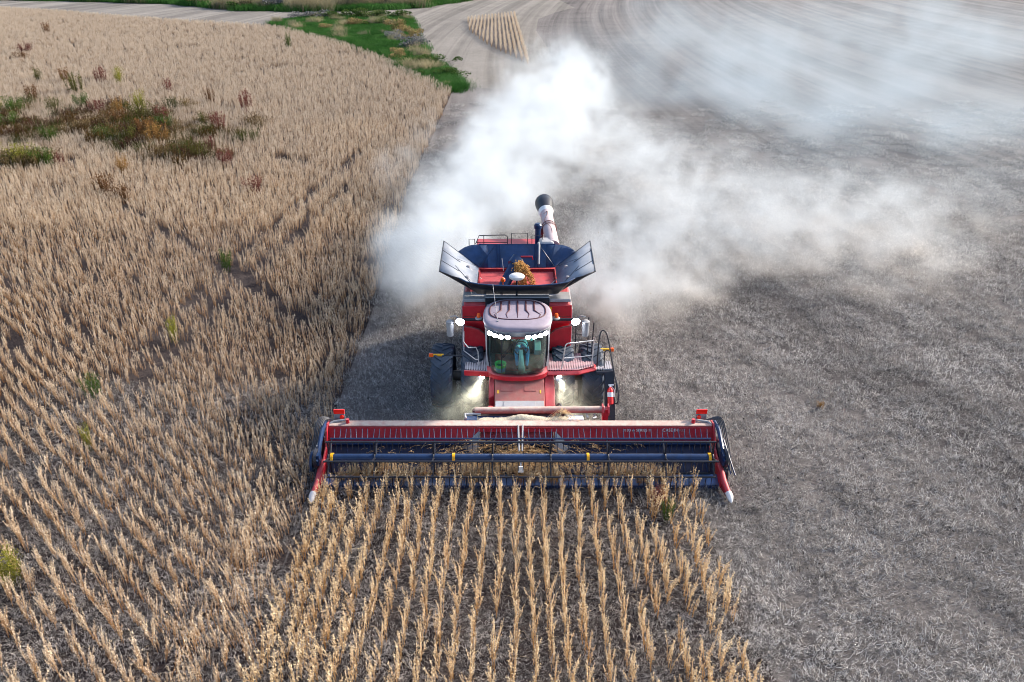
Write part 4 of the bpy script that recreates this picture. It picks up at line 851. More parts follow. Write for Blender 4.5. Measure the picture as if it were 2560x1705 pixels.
for k in range(4):
    pb = PB(); random.seed(340+k)
    for i in range(200):
        x, y = g_(0, .4), g_(0, .4); l_ = U(.5, 1.25); a = U(0, 6.3); pb.ribbon([(x, y, 0), (x+.1*math.cos(a)*l_, y+.1*math.sin(a)*l_, l_*.6), (x+.35*math.cos(a)*l_, y+.35*math.sin(a)*l_, l_)], .025, .012, U(0, .3), U(.4, 1.0))
    DGV.append(pb.build('dry_grass_tuft', MDRY, link=False))

def vcoll(name, objs):
    c = bpy.data.collections.new(name)
    for o in objs: c.objects.link(o)
    return c
def scatter(name, x, y, z, rot, sc, objs, **k):
    """one object: its points carry rotation and scale, geometry nodes put the plant variants on them"""
    n = len(x); me = bpy.data.meshes.new(name); me.vertices.add(n)
    co = np.zeros((n, 3), np.float32); co[:, 0] = x; co[:, 1] = y; co[:, 2] = z; me.vertices.foreach_set('co', co.ravel())
    a = me.attributes.new('rot', 'FLOAT_VECTOR', 'POINT'); a.data.foreach_set('vector', np.asarray(rot, np.float32).ravel())
    a = me.attributes.new('scl', 'FLOAT_VECTOR', 'POINT'); a.data.foreach_set('vector', np.asarray(sc, np.float32).ravel())
    a = me.attributes.new('idx', 'INT', 'POINT'); a.data.foreach_set('value', rng.integers(0, len(objs), n).astype(np.int32))
    o = bpy.data.objects.new(name, me); COL.objects.link(o)
    ng = bpy.data.node_groups.new(name, 'GeometryNodeTree'); ng.interface.new_socket('Geometry', in_out='INPUT', socket_type='NodeSocketGeometry'); ng.interface.new_socket('Geometry', in_out='OUTPUT', socket_type='NodeSocketGeometry')
    N = ng.nodes; i_ = N.new('NodeGroupInput'); o_ = N.new('NodeGroupOutput'); mp_ = N.new('GeometryNodeMeshToPoints'); ip = N.new('GeometryNodeInstanceOnPoints')
    ci = N.new('GeometryNodeCollectionInfo'); ci.inputs['Collection'].default_value = vcoll(name+'_variants', objs); ci.inputs['Separate Children'].default_value = True; ci.inputs['Reset Children'].default_value = True
    ip.inputs['Pick Instance'].default_value = True
    def attr(nm, ty):
        q = N.new('GeometryNodeInputNamedAttribute'); q.data_type = ty; q.inputs['Name'].default_value = nm; return [s_ for s_ in q.outputs if s_.enabled and s_.name == 'Attribute'][0]
    L = ng.links.new
    er = N.new('FunctionNodeEulerToRotation'); L(attr('rot', 'FLOAT_VECTOR'), er.inputs[0])
    L(i_.outputs[0], mp_.inputs[0]); L(mp_.outputs[0], ip.inputs['Points']); L(ci.outputs[0], ip.inputs['Instance']); L(attr('idx', 'INT'), ip.inputs['Instance Index'])
    L(er.outputs[0], ip.inputs['Rotation']); L(attr('scl', 'FLOAT_VECTOR'), ip.inputs['Scale']); L(ip.outputs[0], o_.inputs[0])
    md = o.modifiers.new('scatter', 'NODES'); md.node_group = ng
    tag(o, **k); print(name, n); return o
def vnoise(x, y, sc, seed=0):   # smooth value noise 0..1
    r_ = np.random.default_rng(seed); T = r_.random((256, 256)); u, v = x/sc, y/sc; i, j = np.floor(u).astype(int), np.floor(v).astype(int); fu, fv = u-i, v-j
    fu = fu*fu*(3-2*fu); fv = fv*fv*(3-2*fv); A = T[i % 256, j % 256]; B = T[(i+1) % 256, j % 256]; C = T[i % 256, (j+1) % 256]; D = T[(i+1) % 256, (j+1) % 256]
    return (A*(1-fu)+B*fu)*(1-fv)+(C*(1-fu)+D*fu)*fv
def rows_points(ang, sp, step, bx):   # row lattice rotated by ang over box bx=(x0,x1,y0,y1)
    x0, x1, y0, y1 = bx; cx, cy_ = (x0+x1)/2, (y0+y1)/2; rad = math.hypot(x1-x0, y1-y0)/2+1
    a = np.arange(-rad, rad, sp); b_ = np.arange(-rad, rad, step); A, B = np.meshgrid(a, b_, indexing='ij'); B = B+rng.uniform(-.1, .1, A.shape)*step*2
    A = A+rng.normal(0, .022, A.shape); c, s_ = math.cos(ang), math.sin(ang)
    X = cx+B*c-A*s_; Y = cy_+B*s_+A*c; X, Y = X.ravel(), Y.ravel(); k = (X > x0) & (X < x1) & (Y > y0) & (Y < y1); return X[k], Y[k]
def srot(n, base, tilt=.07, jit=.12):
    r_ = np.zeros((n, 3)); r_[:, 0] = rng.normal(0, tilt, n); r_[:, 1] = rng.normal(0, tilt, n); r_[:, 2] = base+rng.normal(0, jit, n)+math.pi*rng.integers(0, 2, n); return r_
def sscl(n, lo=.85, hi=1.15, wide=1.0):
    s_ = np.repeat(rng.uniform(lo, hi, n)[:, None], 3, 1); s_[:, 1] *= wide; return s_

WHEEL = [[(-13.17, 20.37), (-12.81, 23.51), (-12.38, 32.18), (-11.85, 38.4), (-10.87, 46.55), (-10.25, 52.7)], [(-12.21, 20.14), (-11.76, 22.94), (-11.05, 31.47), (-10.32, 37.13), (-9.34, 44.78)], [(-21.27, 41.19), (-16.41, 35.92), (-11.53, 30.78), (-7.69, 26.05)]]
WEEDS = [
 (-41.9, 82.9, 'red', 1, 1.5, 1.3, 'bright red weed high in the left field beside a brown one'),
 (-45.3, 82.3, 'brown', 1, 1.5, 1.3, 'rusty brown weed just left of the bright red one'),
 (-39.3, 81.5, 'yellow', 0, 1.5, 1.4, 'small pale yellow weed right of the bright red one'),
 (-48.3, 83.1, 'olive', 0, 1.3, 1.2, 'faint olive weed left of the rusty brown one'),
 (-40.8, 75.8, 'olive', 1, 2.0, 1.6, 'tall olive weed above the dark weed thicket'),
 (-42.8, 72.0, 'brown', 1, 1.7, 1.3, 'dark brown weed between the thicket and the frame edge'),
 (-40.9, 65.8, 'green', 0, 2.2, 1.3, 'dark green weed near the left edge of the field'),
 (-42.0, 64.8, 'yellow', 0, 1.8, 1.5, 'yellow green weed cut by the left edge of the picture'),
 (-38.2, 60.2, 'green', 0, 2.6, 1.1, 'broad dark green weed mat low at the left edge'),
 (-36.9, 68.8, 'green', 0, 1.9, 1.1, 'green bushy weed at the upper end of the thicket'),
 (-38.3, 67.0, 'olive', 0, 1.6, 1.1, 'olive weed hanging off the upper left end of the thicket'),
 (-34.2, 66.0, 'red', 1, 1.8, 1.1, 'dark red weed inside the upper thicket'),
 (-31.6, 68.0, 'yellow', 1, 1.4, 1.4, 'yellow topped weed at the top edge of the thicket'),
 (-31.9, 65.0, 'orange', 1, 1.7, 1.3, 'pale orange weed in the middle of the thicket'),
 (-29.5, 63.3, 'olive', 1, 2.3, 1.4, 'large olive weed clump in the thicket'),
 (-30.4, 61.6, 'brown', 0, 2.2, 1.2, 'brown weed mass below the large olive clump'),
 (-27.6, 63.0, 'red', 0, 1.6, 1.2, 'maroon weed at the upper right of the thicket'),
 (-26.0, 59.3, 'green', 0, 1.7, 1.2, 'green weed on the right side of the thicket'),
 (-26.6, 57.2, 'brown', 1, 2.2, 1.3, 'rust brown weed clump at the lower right of the thicket'),
 (-25.0, 55.3, 'orange', 1, 2.1, 1.3, 'golden orange weed at the lowest corner of the thicket'),
 (-27.0, 55.6, 'olive', 0, 1.8, 1.1, 'olive weed at the bottom of the thicket'),
 (-29.2, 56.4, 'green', 0, 1.8, 1.0, 'dark green weed at the lower left of the thicket'),
 (-23.8, 61.2, 'olive', 0, 1.2, 1.0, 'thin olive weed just right of the thicket'),
 (-32.5, 76.5, 'red', 1, 1.1, 1.2, 'thin red weed above and right of the thicket'),
 (-26.6, 70.8, 'brown', 1, 1.1, 1.2, 'small dark brown weed standing alone in the upper field'),
 (-22.6, 68.0, 'red', 1, 1.4, 1.4, 'three pronged red weed in the upper middle field'),
 (-21.9, 59.0, 'red', 1, 1.5, 1.3, 'fan shaped dark maroon weed in the middle field'),
 (-20.4, 53.1, 'red', 1, .9, 1.2, 'slim red weed below the maroon fan'),
 (-18.2, 49.5, 'red', 0, 1.5, 1.0, 'low red weed patch below the slim red one'),
 (-20.3, 50.6, 'olive', 1, 1.5, 1.1, 'olive weed left of the low red patch'),
 (-31.0, 49.3, 'yellow', 0, 2.3, 1.2, 'bright yellow green weed mound near the left edge'),
 (-29.6, 49.0, 'green', 0, 1.8, 1.1, 'fresh green weed on the right flank of the bright mound'),
 (-32.2, 48.8, 'olive', 0, 2.0, 1.0, 'olive weed on the left flank of the bright mound'),
 (-28.4, 48.8, 'red', 1, .8, 1.1, 'little red weed beside the bright mound'),
 (-24.0, 47.7, 'orange', 0, 1.1, 1.0, 'pale orange weed alone below the thicket'),
 (-22.9, 42.8, 'brown', 1, 1.4, 1.1, 'fallen dark brown weed in the left middle field'),
 (-21.5, 42.0, 'brown', 0, 1.2, .9, 'rusty weed touching the fallen dark brown one'),
 (-14.6, 43.4, 'red', 0, 1.3, .95, 'soft red weed patch near the middle of the field'),
 (-32.9, 56.0, 'green', 0, 1.7, 1.0, 'green weed between the bright mound and the thicket'),
 (-12.4, 31.7, 'green', 0, .75, .95, 'small dark green weed left of the dust cloud'),
 (-13.1, 21.0, 'green', 0, .65, .9, 'dark green weed in the slanting rows at the left'),
 (-12.1, 25.0, 'yellow', 0, .6, .9, 'faint yellow weed in the crop midway down the left side'),
 (-11.2, 13.1, 'yellow', 0, .9, .9, 'bright yellow green weed at the lower left edge'),
 (-11.5, 12.6, 'green', 0, .6, .6, 'green weed at the foot of the lower left yellow one'),
 (-11.9, 18.2, 'yellow', 1, .35, .9, 'thin yellow green stalk in the lower left rows'),
 (3.85, 15.3, 'green', 0, .52, .55, 'green leafy weed right in front of the header knife'),
 (3.62, 15.6, 'red', 0, .42, .75, 'rusty red weed leaning into the reel tines'),
 (-29.9, 110.8, 'green', 1, 1.2, 1.8, 'single dark stalk high in the far field'),
 (-62.8, 106.4, 'red', 0, 2.4, 1.2, 'far reddish weed patch near the top left corner'),
 (-59.5, 100.0, 'brown', 0, 2.0, 1.0, 'far brown weed patch below the reddish one'),
 (-72.8, 130.6, 'brown', 1, 1.8, 1.5, 'brown weed sprig in the far top left field'),
 (9.5, 20.5, 'orange', 1, .30, .25, 'tiny dry tuft on the bare stubble behind the reel end'),
]
def clear_weeds(x, y):
    k = np.ones(len(x), bool)
    for pts in WHEEL:      # where a sprayer has driven through the crop
        for (ax, ay), (bx, by_) in zip(pts[:-1], pts[1:]):
            dx, dy = bx-ax, by_-ay; u = np.clip(((x-ax)*dx+(y-ay)*dy)/(dx*dx+dy*dy), 0, 1); d = np.hypot(x-ax-u*dx, y-ay-u*dy); k &= (d > .30) | (rng.random(len(x)) < .25)
    for a in WEEDS:
        r_ = .12*a[4]
        if a[4] > .8: k &= ((x-a[0])**2+((y-a[1]+.45*r_)/1.3)**2) > r_*r_
    return k
# standing crop in front of the header: rows running with the machine
PX, PY = [], []
for i in range(28):
    x0 = -5.1+.381*i; 
    if x0 > 5.0: break
    yy = np.arange(6.5, 16.36, .44); yy = yy+rng.uniform(-.06, .06, len(yy)); PX.append(x0+.006*i*.0+(yy-16)*.012+.05*np.sin(yy*.6+i)); PY.append(yy)
    k = rng.random(len(yy)) < (.97 if i < 20 else .80); PX[-1] = PX[-1][k]; PY[-1] = PY[-1][k]
x = np.concatenate(PX)+OX; y = np.concatenate(PY); k = (x < 4.85+rng.uniform(-.25, .15, len(x))) | (x < 4.6)
x, y = x[k], y[k]; wd = np.where(np.abs(x) < 3.4, .80, 1.15)
sc_ = sscl(len(x), .72, .96); sc_[:, 1] *= wd
scatter('standing_soybean_rows', x, y, np.full(len(x), .008), srot(len(x), math.pi/2, .05, .07), sc_, SOYV, kind='stuff', label='rows of dry golden soybeans standing in front of the header')
# left part: rows run diagonally, the crop gets ragged towards the far end
x, y = rows_points(R(-43), .385, .36, (-40, -5.3, 6.5, 38)); k = inpoly(FIELD, x, y) & inview(x, y) & ((x < -6.1) | (y > 16.6)) & (rng.random(len(x)) < .90)
x, y = x[k], y[k]
x2, y2 = rows_points(R(88), .381, .42, (-6.4, -5.2, 6.5, 17)); k = x2 < -5.2; x = np.concatenate([x, x2[k]]); y = np.concatenate([y, y2[k]])
gap = vnoise(x, y, 1.3, 5); k = (gap > .13) & clear_weeds(x, y); x, y = x[k], y[k]
rt = srot(len(x), R(-43), .07, .15); edge = (x > -7.2); rt[edge, 2] = rng.uniform(0, 6.28, edge.sum()); rt[edge, 0] += rng.normal(0, .12, edge.sum())
scatter('near_soybean_crop', x, y, np.full(len(x), .004), rt, sscl(len(x), .60, .88, .85), SOYM, kind='stuff', label='dry soybean crop left of the combine, rows slanting down right')
x, y = rows_points(R(86), .36, .42, (-150, -5.2, 36, 200)); k = inpoly(FIELD, x, y) & inview(x, y, 12) & (y > 37.5); x, y = x[k], y[k]
k = (rng.random(len(x)) < np.clip(85/(y+25), .5, .97)) & (vnoise(x, y, 2.2, 9) > .10) & clear_weeds(x, y); x, y = x[k], y[k]; big = np.clip(1+(y-70)/200, 1, 1.3)
s_ = sscl(len(x), .66, .95, 1.0); s_[:, 0] *= big; s_[:, 1] *= big
scatter('far_soybean_crop', x, y, np.full(len(x), .004), srot(len(x), R(86), .08, .6), s_, SOYF, kind='stuff', label='wide field of dry tan soybeans stretching back to the track')
x, y = rows_points(R(91.2), .62, .4, (-9, 3, 97, 168)); k = inpoly([(-8.3, 155.5), (.9, 168.4), (1.5, 125), (1.9, 97.5), (-3.2, 116), (-6.9, 136.5)], x, y) & (rng.random(len(x)) < .95); x, y = x[k], y[k]
scatter('uncut_soybean_patch', x, y, np.zeros(len(x)), srot(len(x), R(90), .05, .1), sscl(len(x), 1.0, 1.2, .8), SOYF, kind='stuff', label='small three-cornered patch of uncut soybeans with visible rows')
UG = []
for k in range(4):
    pb = PB(); random.seed(400+k)
    for i in range(60):
        x, y = g_(0, .4), g_(0, .4); l_ = U(.6, 1.05); a = U(0, 6.3); e = (x+.2*math.cos(a), y+.2*math.sin(a), l_); pb.ribbon([(x, y, 0), e], .02, .012, .1, .4)
        for j in range(12):
            u = U(.3, 1); pb.leaf((x+(e[0]-x)*u+g_(0, .03), y+(e[1]-y)*u+g_(0, .03), l_*u), (g_(0, 1), g_(0, 1), .8), U(.06, .12), U(.02, .04), min(1, max(0, u*.7+g_(0, .25))))
    UG.append(pb.build('undergrowth_tuft', leafmat('undergrowth_%d' % k, *[((.018, .012, .005), (.16, .09, .028)), ((.010, .018, .005), (.085, .10, .02)), ((.018, .010, .008), (.11, .045, .03)), ((.03, .022, .010), (.30, .21, .10))][k]), link=False))
gx, gy = [], []
for cx, cy_, sx, sy, n_ in ((-29.5, 61, 2.4, 4.2, 42), (-33.5, 66, 2.8, 2.6, 14), (-41.5, 63, 2.0, 4.6, 24), (-27.2, 58, 2.0, 2.8, 26), (-31, 49.3, 1.2, 1.1, 18), (-20, 51, 1.6, 1.6, 9), (-36, 58, 5, 4, 60), (-24, 55, 4, 5, 40)):
    gx.append(rng.normal(cx, sx*.62, n_)); gy.append(rng.normal(cy_, sy*.62, n_))
x = np.concatenate(gx); y = np.concatenate(gy)
scatter('weed_undergrowth', x, y, np.full(len(x), .004), srot(len(x), 0, .1, 3), sscl(len(x), .8, 1.25), UG, kind='stuff', label='dark olive and brown undergrowth filling the weed thicket in the crop')
# litter
def litter(bx, step, pr):
    a, b_ = np.meshgrid(np.arange(bx[0], bx[1], step), np.arange(bx[2], bx[3], step)); a = a.ravel()+rng.uniform(-.3, .3, a.size)*step; b_ = b_.ravel()+rng.uniform(-.3, .3, b_.size)*step
    return a, b_, rng.random(a.size) < pr
x, y, k = litter((-6.5, 60, 7.5, 75), .88, 1); k &= (rng.random(len(x)) < np.clip(1.25-(y-22)/42, 0, 1)) & inview(x, y, 6) & ~(inpoly(FRONT, x, y)) & ~(inpoly(FIELD, x, y)); x, y = x[k], y[k]
s_ = sscl(len(x), .9, 1.15); s_[:, 2] *= 1.9
scatter('straw_litter', x, y, np.full(len(x), .004), srot(len(x), R(-20), .01, .5), s_, STRV, kind='stuff', label='pale chopped straw covering the harvested ground')
x, y, k = litter((-15, 5.9, 6.9, 22), .7, 1); k &= inview(x, y, 1) & (inpoly(FRONT, x, y) | inpoly(FIELD, x, y)); x, y = x[k], y[k]; s_ = sscl(len(x), .8, 1.1); s_[:, 2] *= 1.0
scatter('leaf_litter', x, y, np.full(len(x), .006), srot(len(x), 0, .01, 3), s_, STRD, kind='stuff', label='fallen leaves and stems between the soybean rows')
# grass on the ditch and the far bank
x, y, k = litter((-46, -3, 76, 165), .62, .8); k &= inpoly(DITCH, x, y); x, y = x[k], y[k]
scatter('ditch_grass', x, y, np.full(len(x), .02), srot(len(x), 0, .08, 3), sscl(len(x), .7, 1.7), GRV, kind='stuff', label='green grass growing along the ditch beside the field')
k = (vnoise(x, y, 1.6, 31) > .88); xd, yd = x[k]+rng.normal(0, .3, k.sum()), y[k]
scatter('dry_ditch_grass', xd, yd, np.full(len(xd), .02), srot(len(xd), 0, .1, 3), sscl(len(xd), .6, 1.3), DGV, kind='stuff', label='tall dry grass and seed heads mixed into the ditch')
x, y, k = litter((-160, 8, 176, 262), 1.25, .8); k &= inpoly(BANK, x, y) & (np.abs(x) < y*.62); x, y = x[k], y[k]
scatter('bank_grass', x, y, np.full(len(x), .016), srot(len(x), 0, .08, 3), sscl(len(x), 1.6, 3.2), GRV, kind='stuff', label='green grass on the bank beyond the dirt track')
k = (vnoise(x, y, 5, 12) > .62); x, y = x[k], y[k]
scatter('bank_dry_grass', x, y, np.full(len(x), .016), srot(len(x), 0, .08, 3), sscl(len(x), 1.4, 2.6), DGV, kind='stuff', label='grey brush and dry grass on the far bank')
# cut crop lying on the belts and caught in the reel
pb = PB(); random.seed(5)
for i in range(850):
    x = g_(-.3, 1.2) if random.random() < .85 else U(-4.6, 3.4); y = U(.35, 1.05); zb_ = .20+(y-.34)*.42+abs(g_(0, .13)); a = g_(0, .5) if x < 0 else math.pi-g_(0, .5); l_ = U(.2, .5)
    e = (x+math.cos(a)*l_, y+math.sin(a)*l_*.6, zb_+U(-.02, .16)); pb.ribbon([(x, y, zb_), ((x+e[0])/2, (y+e[1])/2, (zb_+e[2])/2+.05), e], .012, .006, U(.2, .7), U(.5, 1))
    for q in range(3):
        u = U(.2, 1); pb.leaf((x+(e[0]-x)*u, y+(e[1]-y)*u, zb_+(e[2]-zb_)*u+.03), (g_(0, 1), g_(0, 1), g_(0, .6)), U(.04, .07), U(.012, .025), U(.3, 1))
o = pb.build('cut_soybean_stems', MSOY); o.location = (OX, OY, 0); tag(o, 'cut golden soybean stems sliding along the dark belts', 'cut crop', kind='stuff')
x = rng.uniform(-4.9, 4.1, 170)+OX; y = rng.uniform(16.62, 16.95, 170)
scatter('soybeans_in_reel', x, y, np.full(len(x), .1), srot(len(x), 0, .28, 3), sscl(len(x), .5, .72), SOYV, kind='stuff', label='soybean plants being gathered under the turning reel')
# chaff on header frame
b = MB(); random.seed(9); nx, ny = 70, 8
vs = []
for j in range(ny):
    for i in range(nx):
        xx = -1.2+2.9*i/(nx-1); yy = 1.52+.36*j/(ny-1); e_ = math.sin(math.pi*j/(ny-1))*min(1, i/4, (nx-1-i)/4)
        vs.append((xx, yy, 1.045+e_*(.03+.11*max(0, math.sin(xx*2.3+1.1))**2+.05*max(0, math.sin(xx*5+2)))+random.uniform(-.012, .012)))
b.add(vs, [(j*nx+i, j*nx+i+1, (j+1)*nx+i+1, (j+1)*nx+i) for j in range(ny-1) for i in range(nx-1)])
o = b.build('chaff_drift', 'chaff', smooth=True); o.location = (OX, OY, 0); tag(o, 'grey chaff piled on the tray behind the header beam', 'chaff', kind='stuff')
pb = PB(); random.seed(21)
for i in range(26):
    a = U(-1, 1); xx = 1.12+a*.18; pb.ribbon([(1.2+g_(0, .05), 1.9, 1.12), (xx+.05, 1.72+g_(0, .04), 1.42-abs(a)*.12), (xx+a*.35, 1.52+g_(0, .05), 1.12)], .014, .008, .5, 1)
    pb.leaf((xx+a*.2, 1.6, 1.2), (g_(0, 1), g_(0, 1), 0), .06, .02, .8)
o = pb.build('caught_stalks', MSOY); o.location = (OX, OY, 0); tag(o, 'bent bundle of pale stalks caught on the rear frame tube', 'stalk bundle')

# ------------------------------------------------------------------ weeds standing in the crop: one thing each
WM = {'red': leafmat('red_weed', (.05, .015, .014), (.20, .06, .05)), 'brown': leafmat('brown_weed', (.035, .016, .008), (.20, .095, .035)),
      'olive': leafmat('olive_weed', (.02, .024, .006), (.15, .145, .035)), 'green': leafmat('green_weed', (.012, .03, .007), (.085, .15, .025)),
      'yellow': leafmat('yellow_green_weed', (.05, .055, .008), (.34, .33, .05)), 'orange': leafmat('orange_weed', (.10, .05, .012), (.42, .24, .08))}
def weed_mesh(seed, m, spiky):
    random.seed(seed); pb = PB()
    for s_ in range(24):
        a = U(0, 6.283); r0 = U(0, .42); x, y = r0*math.cos(a), r0*math.sin(a); h = U(.65, 1.15); ln_ = U(.03, .20 if spiky else .30)
        e = (x+math.cos(a)*ln_, y+math.sin(a)*ln_, h); md_ = (x+math.cos(a)*ln_*.4, y+math.sin(a)*ln_*.4, h*.55); pb.ribbon([(x, y, 0), md_, e], .018, .008, .1, .6)
        for i in range(44):
            u = U(.25, 1.0); p = [(1-u)**2*q0+2*u*(1-u)*q1+u*u*q2 for q0, q1, q2 in zip((x, y, 0), md_, e)]; sp_ = .03 if spiky else .07
            p = [p[0]+g_(0, sp_), p[1]+g_(0, sp_), p[2]+g_(0, .03)]; pb.leaf(p, (g_(0, 1), g_(0, 1), abs(g_(.6, .6))), U(.05, .10), U(.02, .04), min(1, max(0, .2+.6*u+g_(0, .2))))
    return pb.build('weed', m)
PROTO = {}
def weed(x, y, col, sp_, s1, s2, label, z=0.0):
    key = (col, sp_)
    if key not in PROTO: PROTO[key] = o = weed_mesh(len(PROTO)*7+40, WM[col], sp_)
    else: o = PROTO[key].copy(); COL.objects.link(o)
    o.location = (x, y, z); s1 = s1*.8; o.scale = (s1, s1, s2*(1.2 if s1 > .8 else 1)); o.rotation_euler = (0, 0, random.uniform(0, 6.28)); tag(o, label, 'weed', 'weeds standing in the soybean crop')
for a in WEEDS: weed(*a)

# ------------------------------------------------------------------ shrubs on the ditch, trees beyond the track
def shrub_mesh(seed, m):
    random.seed(seed); pb = PB()
    cl = [(g_(0, .45), g_(0, .45), U(.25, 1.0), U(.25, .5)) for _ in range(11)]
    for c in cl:
        pb.ribbon([(c[0]*.2, c[1]*.2, 0), (c[0]*.6, c[1]*.6, c[2]*.6), (c[0], c[1], c[2])], .04, .015, 0, .2)
        for i in range(110):
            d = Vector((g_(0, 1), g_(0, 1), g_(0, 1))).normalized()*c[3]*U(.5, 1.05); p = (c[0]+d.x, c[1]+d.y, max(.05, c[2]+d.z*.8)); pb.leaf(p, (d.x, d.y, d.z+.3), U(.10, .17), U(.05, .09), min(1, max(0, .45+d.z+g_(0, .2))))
    return pb.build('shrub', m)
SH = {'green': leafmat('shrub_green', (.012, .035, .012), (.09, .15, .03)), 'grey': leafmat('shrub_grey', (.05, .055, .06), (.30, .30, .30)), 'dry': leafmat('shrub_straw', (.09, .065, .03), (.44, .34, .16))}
SP = {}
for x, y, c, s1, s2, lb in [
 (-40.5, 158, 'grey', 2.6, 1.1, 'grey brushy shrub at the far left tip of the ditch'), (-36.5, 159.5, 'grey', 2.8, 1.3, 'second grey shrub along the track edge of the ditch'),
 (-33, 158, 'green', 2.6, 1.4, 'dark green shrub next to the grey brush'), (-29.5, 159.5, 'green', 2.8, 1.7, 'tall green shrub in the middle of the ditch top'),
 (-25.5, 160, 'green', 2.4, 1.4, 'green shrub toward the right of the ditch top'), (-21.5, 160, 'green', 2.4, 1.4, 'rightmost green shrub beside the track bend'),
 (-27, 144, 'dry', 2.2, 1.2, 'straw coloured shrub inside the ditch'), (-22, 145, 'green', 2.4, 1.3, 'olive shrub below the rightmost green one'),
 (-31, 138, 'dry', 1.6, .9, 'low tan shrub on the field side of the ditch'), (-17.2, 131, 'dry', 1.9, 1.8, 'tall golden shrub on the stubble side of the ditch'),
 (-14.8, 121, 'dry', 1.6, 1.4, 'golden shrub below the tall golden one'), (-17.5, 123, 'grey', 1.6, 1.2, 'pale grey shrub beside the golden ones'),
 (-13.0, 112, 'grey', 2.2, 1.6, 'grey green shrub where the ditch narrows'), (-13.8, 101, 'dry', 1.3, 1.1, 'tan shrub at the crop edge of the narrow ditch'),
 (-9.6, 96, 'green', 2.0, 1.2, 'low green shrub on the narrow ditch'), (-7.0, 87, 'green', 1.6, .9, 'last small green shrub near the ditch point'),
 (-62, 190, 'grey', 5.0, 2.4, 'grey brush clump on the far bank left part'), (-50, 184, 'grey', 4.6, 2.4, 'grey brush clump on the far bank beside the left tree'),
 (-72, 198, 'dry', 5.0, 2.6, 'brown brush clump at the left end of the far bank'), (-57, 187, 'green', 4.4, 2.2, 'green shrub between the grey brush clumps on the bank')]:
    if c not in SP: SP[c] = o = shrub_mesh(len(SP)+60, SH[c])
    else: o = SP[c].copy(); COL.objects.link(o)
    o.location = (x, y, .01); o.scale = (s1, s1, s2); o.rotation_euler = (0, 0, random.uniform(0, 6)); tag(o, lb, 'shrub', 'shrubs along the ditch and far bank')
MBARK = mat('bark', (.085, .075, .065), .9, var=.4, scale=4, bump=.6)
MLF = leafmat('tree_leaves', (.02, .045, .012), (.12, .16, .04))
def tree(x, y, h, seed, label, fork):
    random.seed(seed); root = empty('tree', (x, y, 0), label=label, cat='tree', group='trees beyond the dirt track')
    f = MB(); f.tube([(0, 0, -.1), (.05, 0, h*.12), (.1, .1, h*.35), (.15, .1, h*.75)], [.62, .46, .38, .12], 12)
    tips = []
    if fork: f.tube([(.1, 0, h*.06), (-.9, 0, h*.2), (-1.6, .2, h*.42)], [.36, .28, .12], 10); tips.append(Vector((-1.6, .2, h*.42)))
    for i in range(9):
        a = U(0, 6.28); z0 = h*U(.3, .7); p0 = Vector((.1, .1, z0)); p1 = p0+Vector((math.cos(a), math.sin(a), .55))*h*U(.16, .3); f.tube([p0, (p0+p1)/2+Vector((0, 0, .2)), p1], [.16, .1, .04], 7); tips.append(p1)
    f.build('trunk', MBARK, root, smooth=True); tips.append(Vector((.15, .1, h*.85)))
    pb = PB()
    for t_ in tips:
        for c in range(5):
            cc = t_+Vector((g_(0, .9), g_(0, .9), g_(.3, .6))); rr_ = U(.6, 1.2)
            for i in range(95):
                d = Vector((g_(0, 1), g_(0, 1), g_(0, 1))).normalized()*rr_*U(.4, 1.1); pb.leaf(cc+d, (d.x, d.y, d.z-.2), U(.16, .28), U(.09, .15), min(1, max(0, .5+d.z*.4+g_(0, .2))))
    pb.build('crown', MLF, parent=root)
tree(-39.1, 192.0, 11, 1, 'pale barked tree on the far bank, left of the two', False)
tree(-27.3, 188.5, 10, 2, 'dark forked tree on the far bank, right of the two', True)

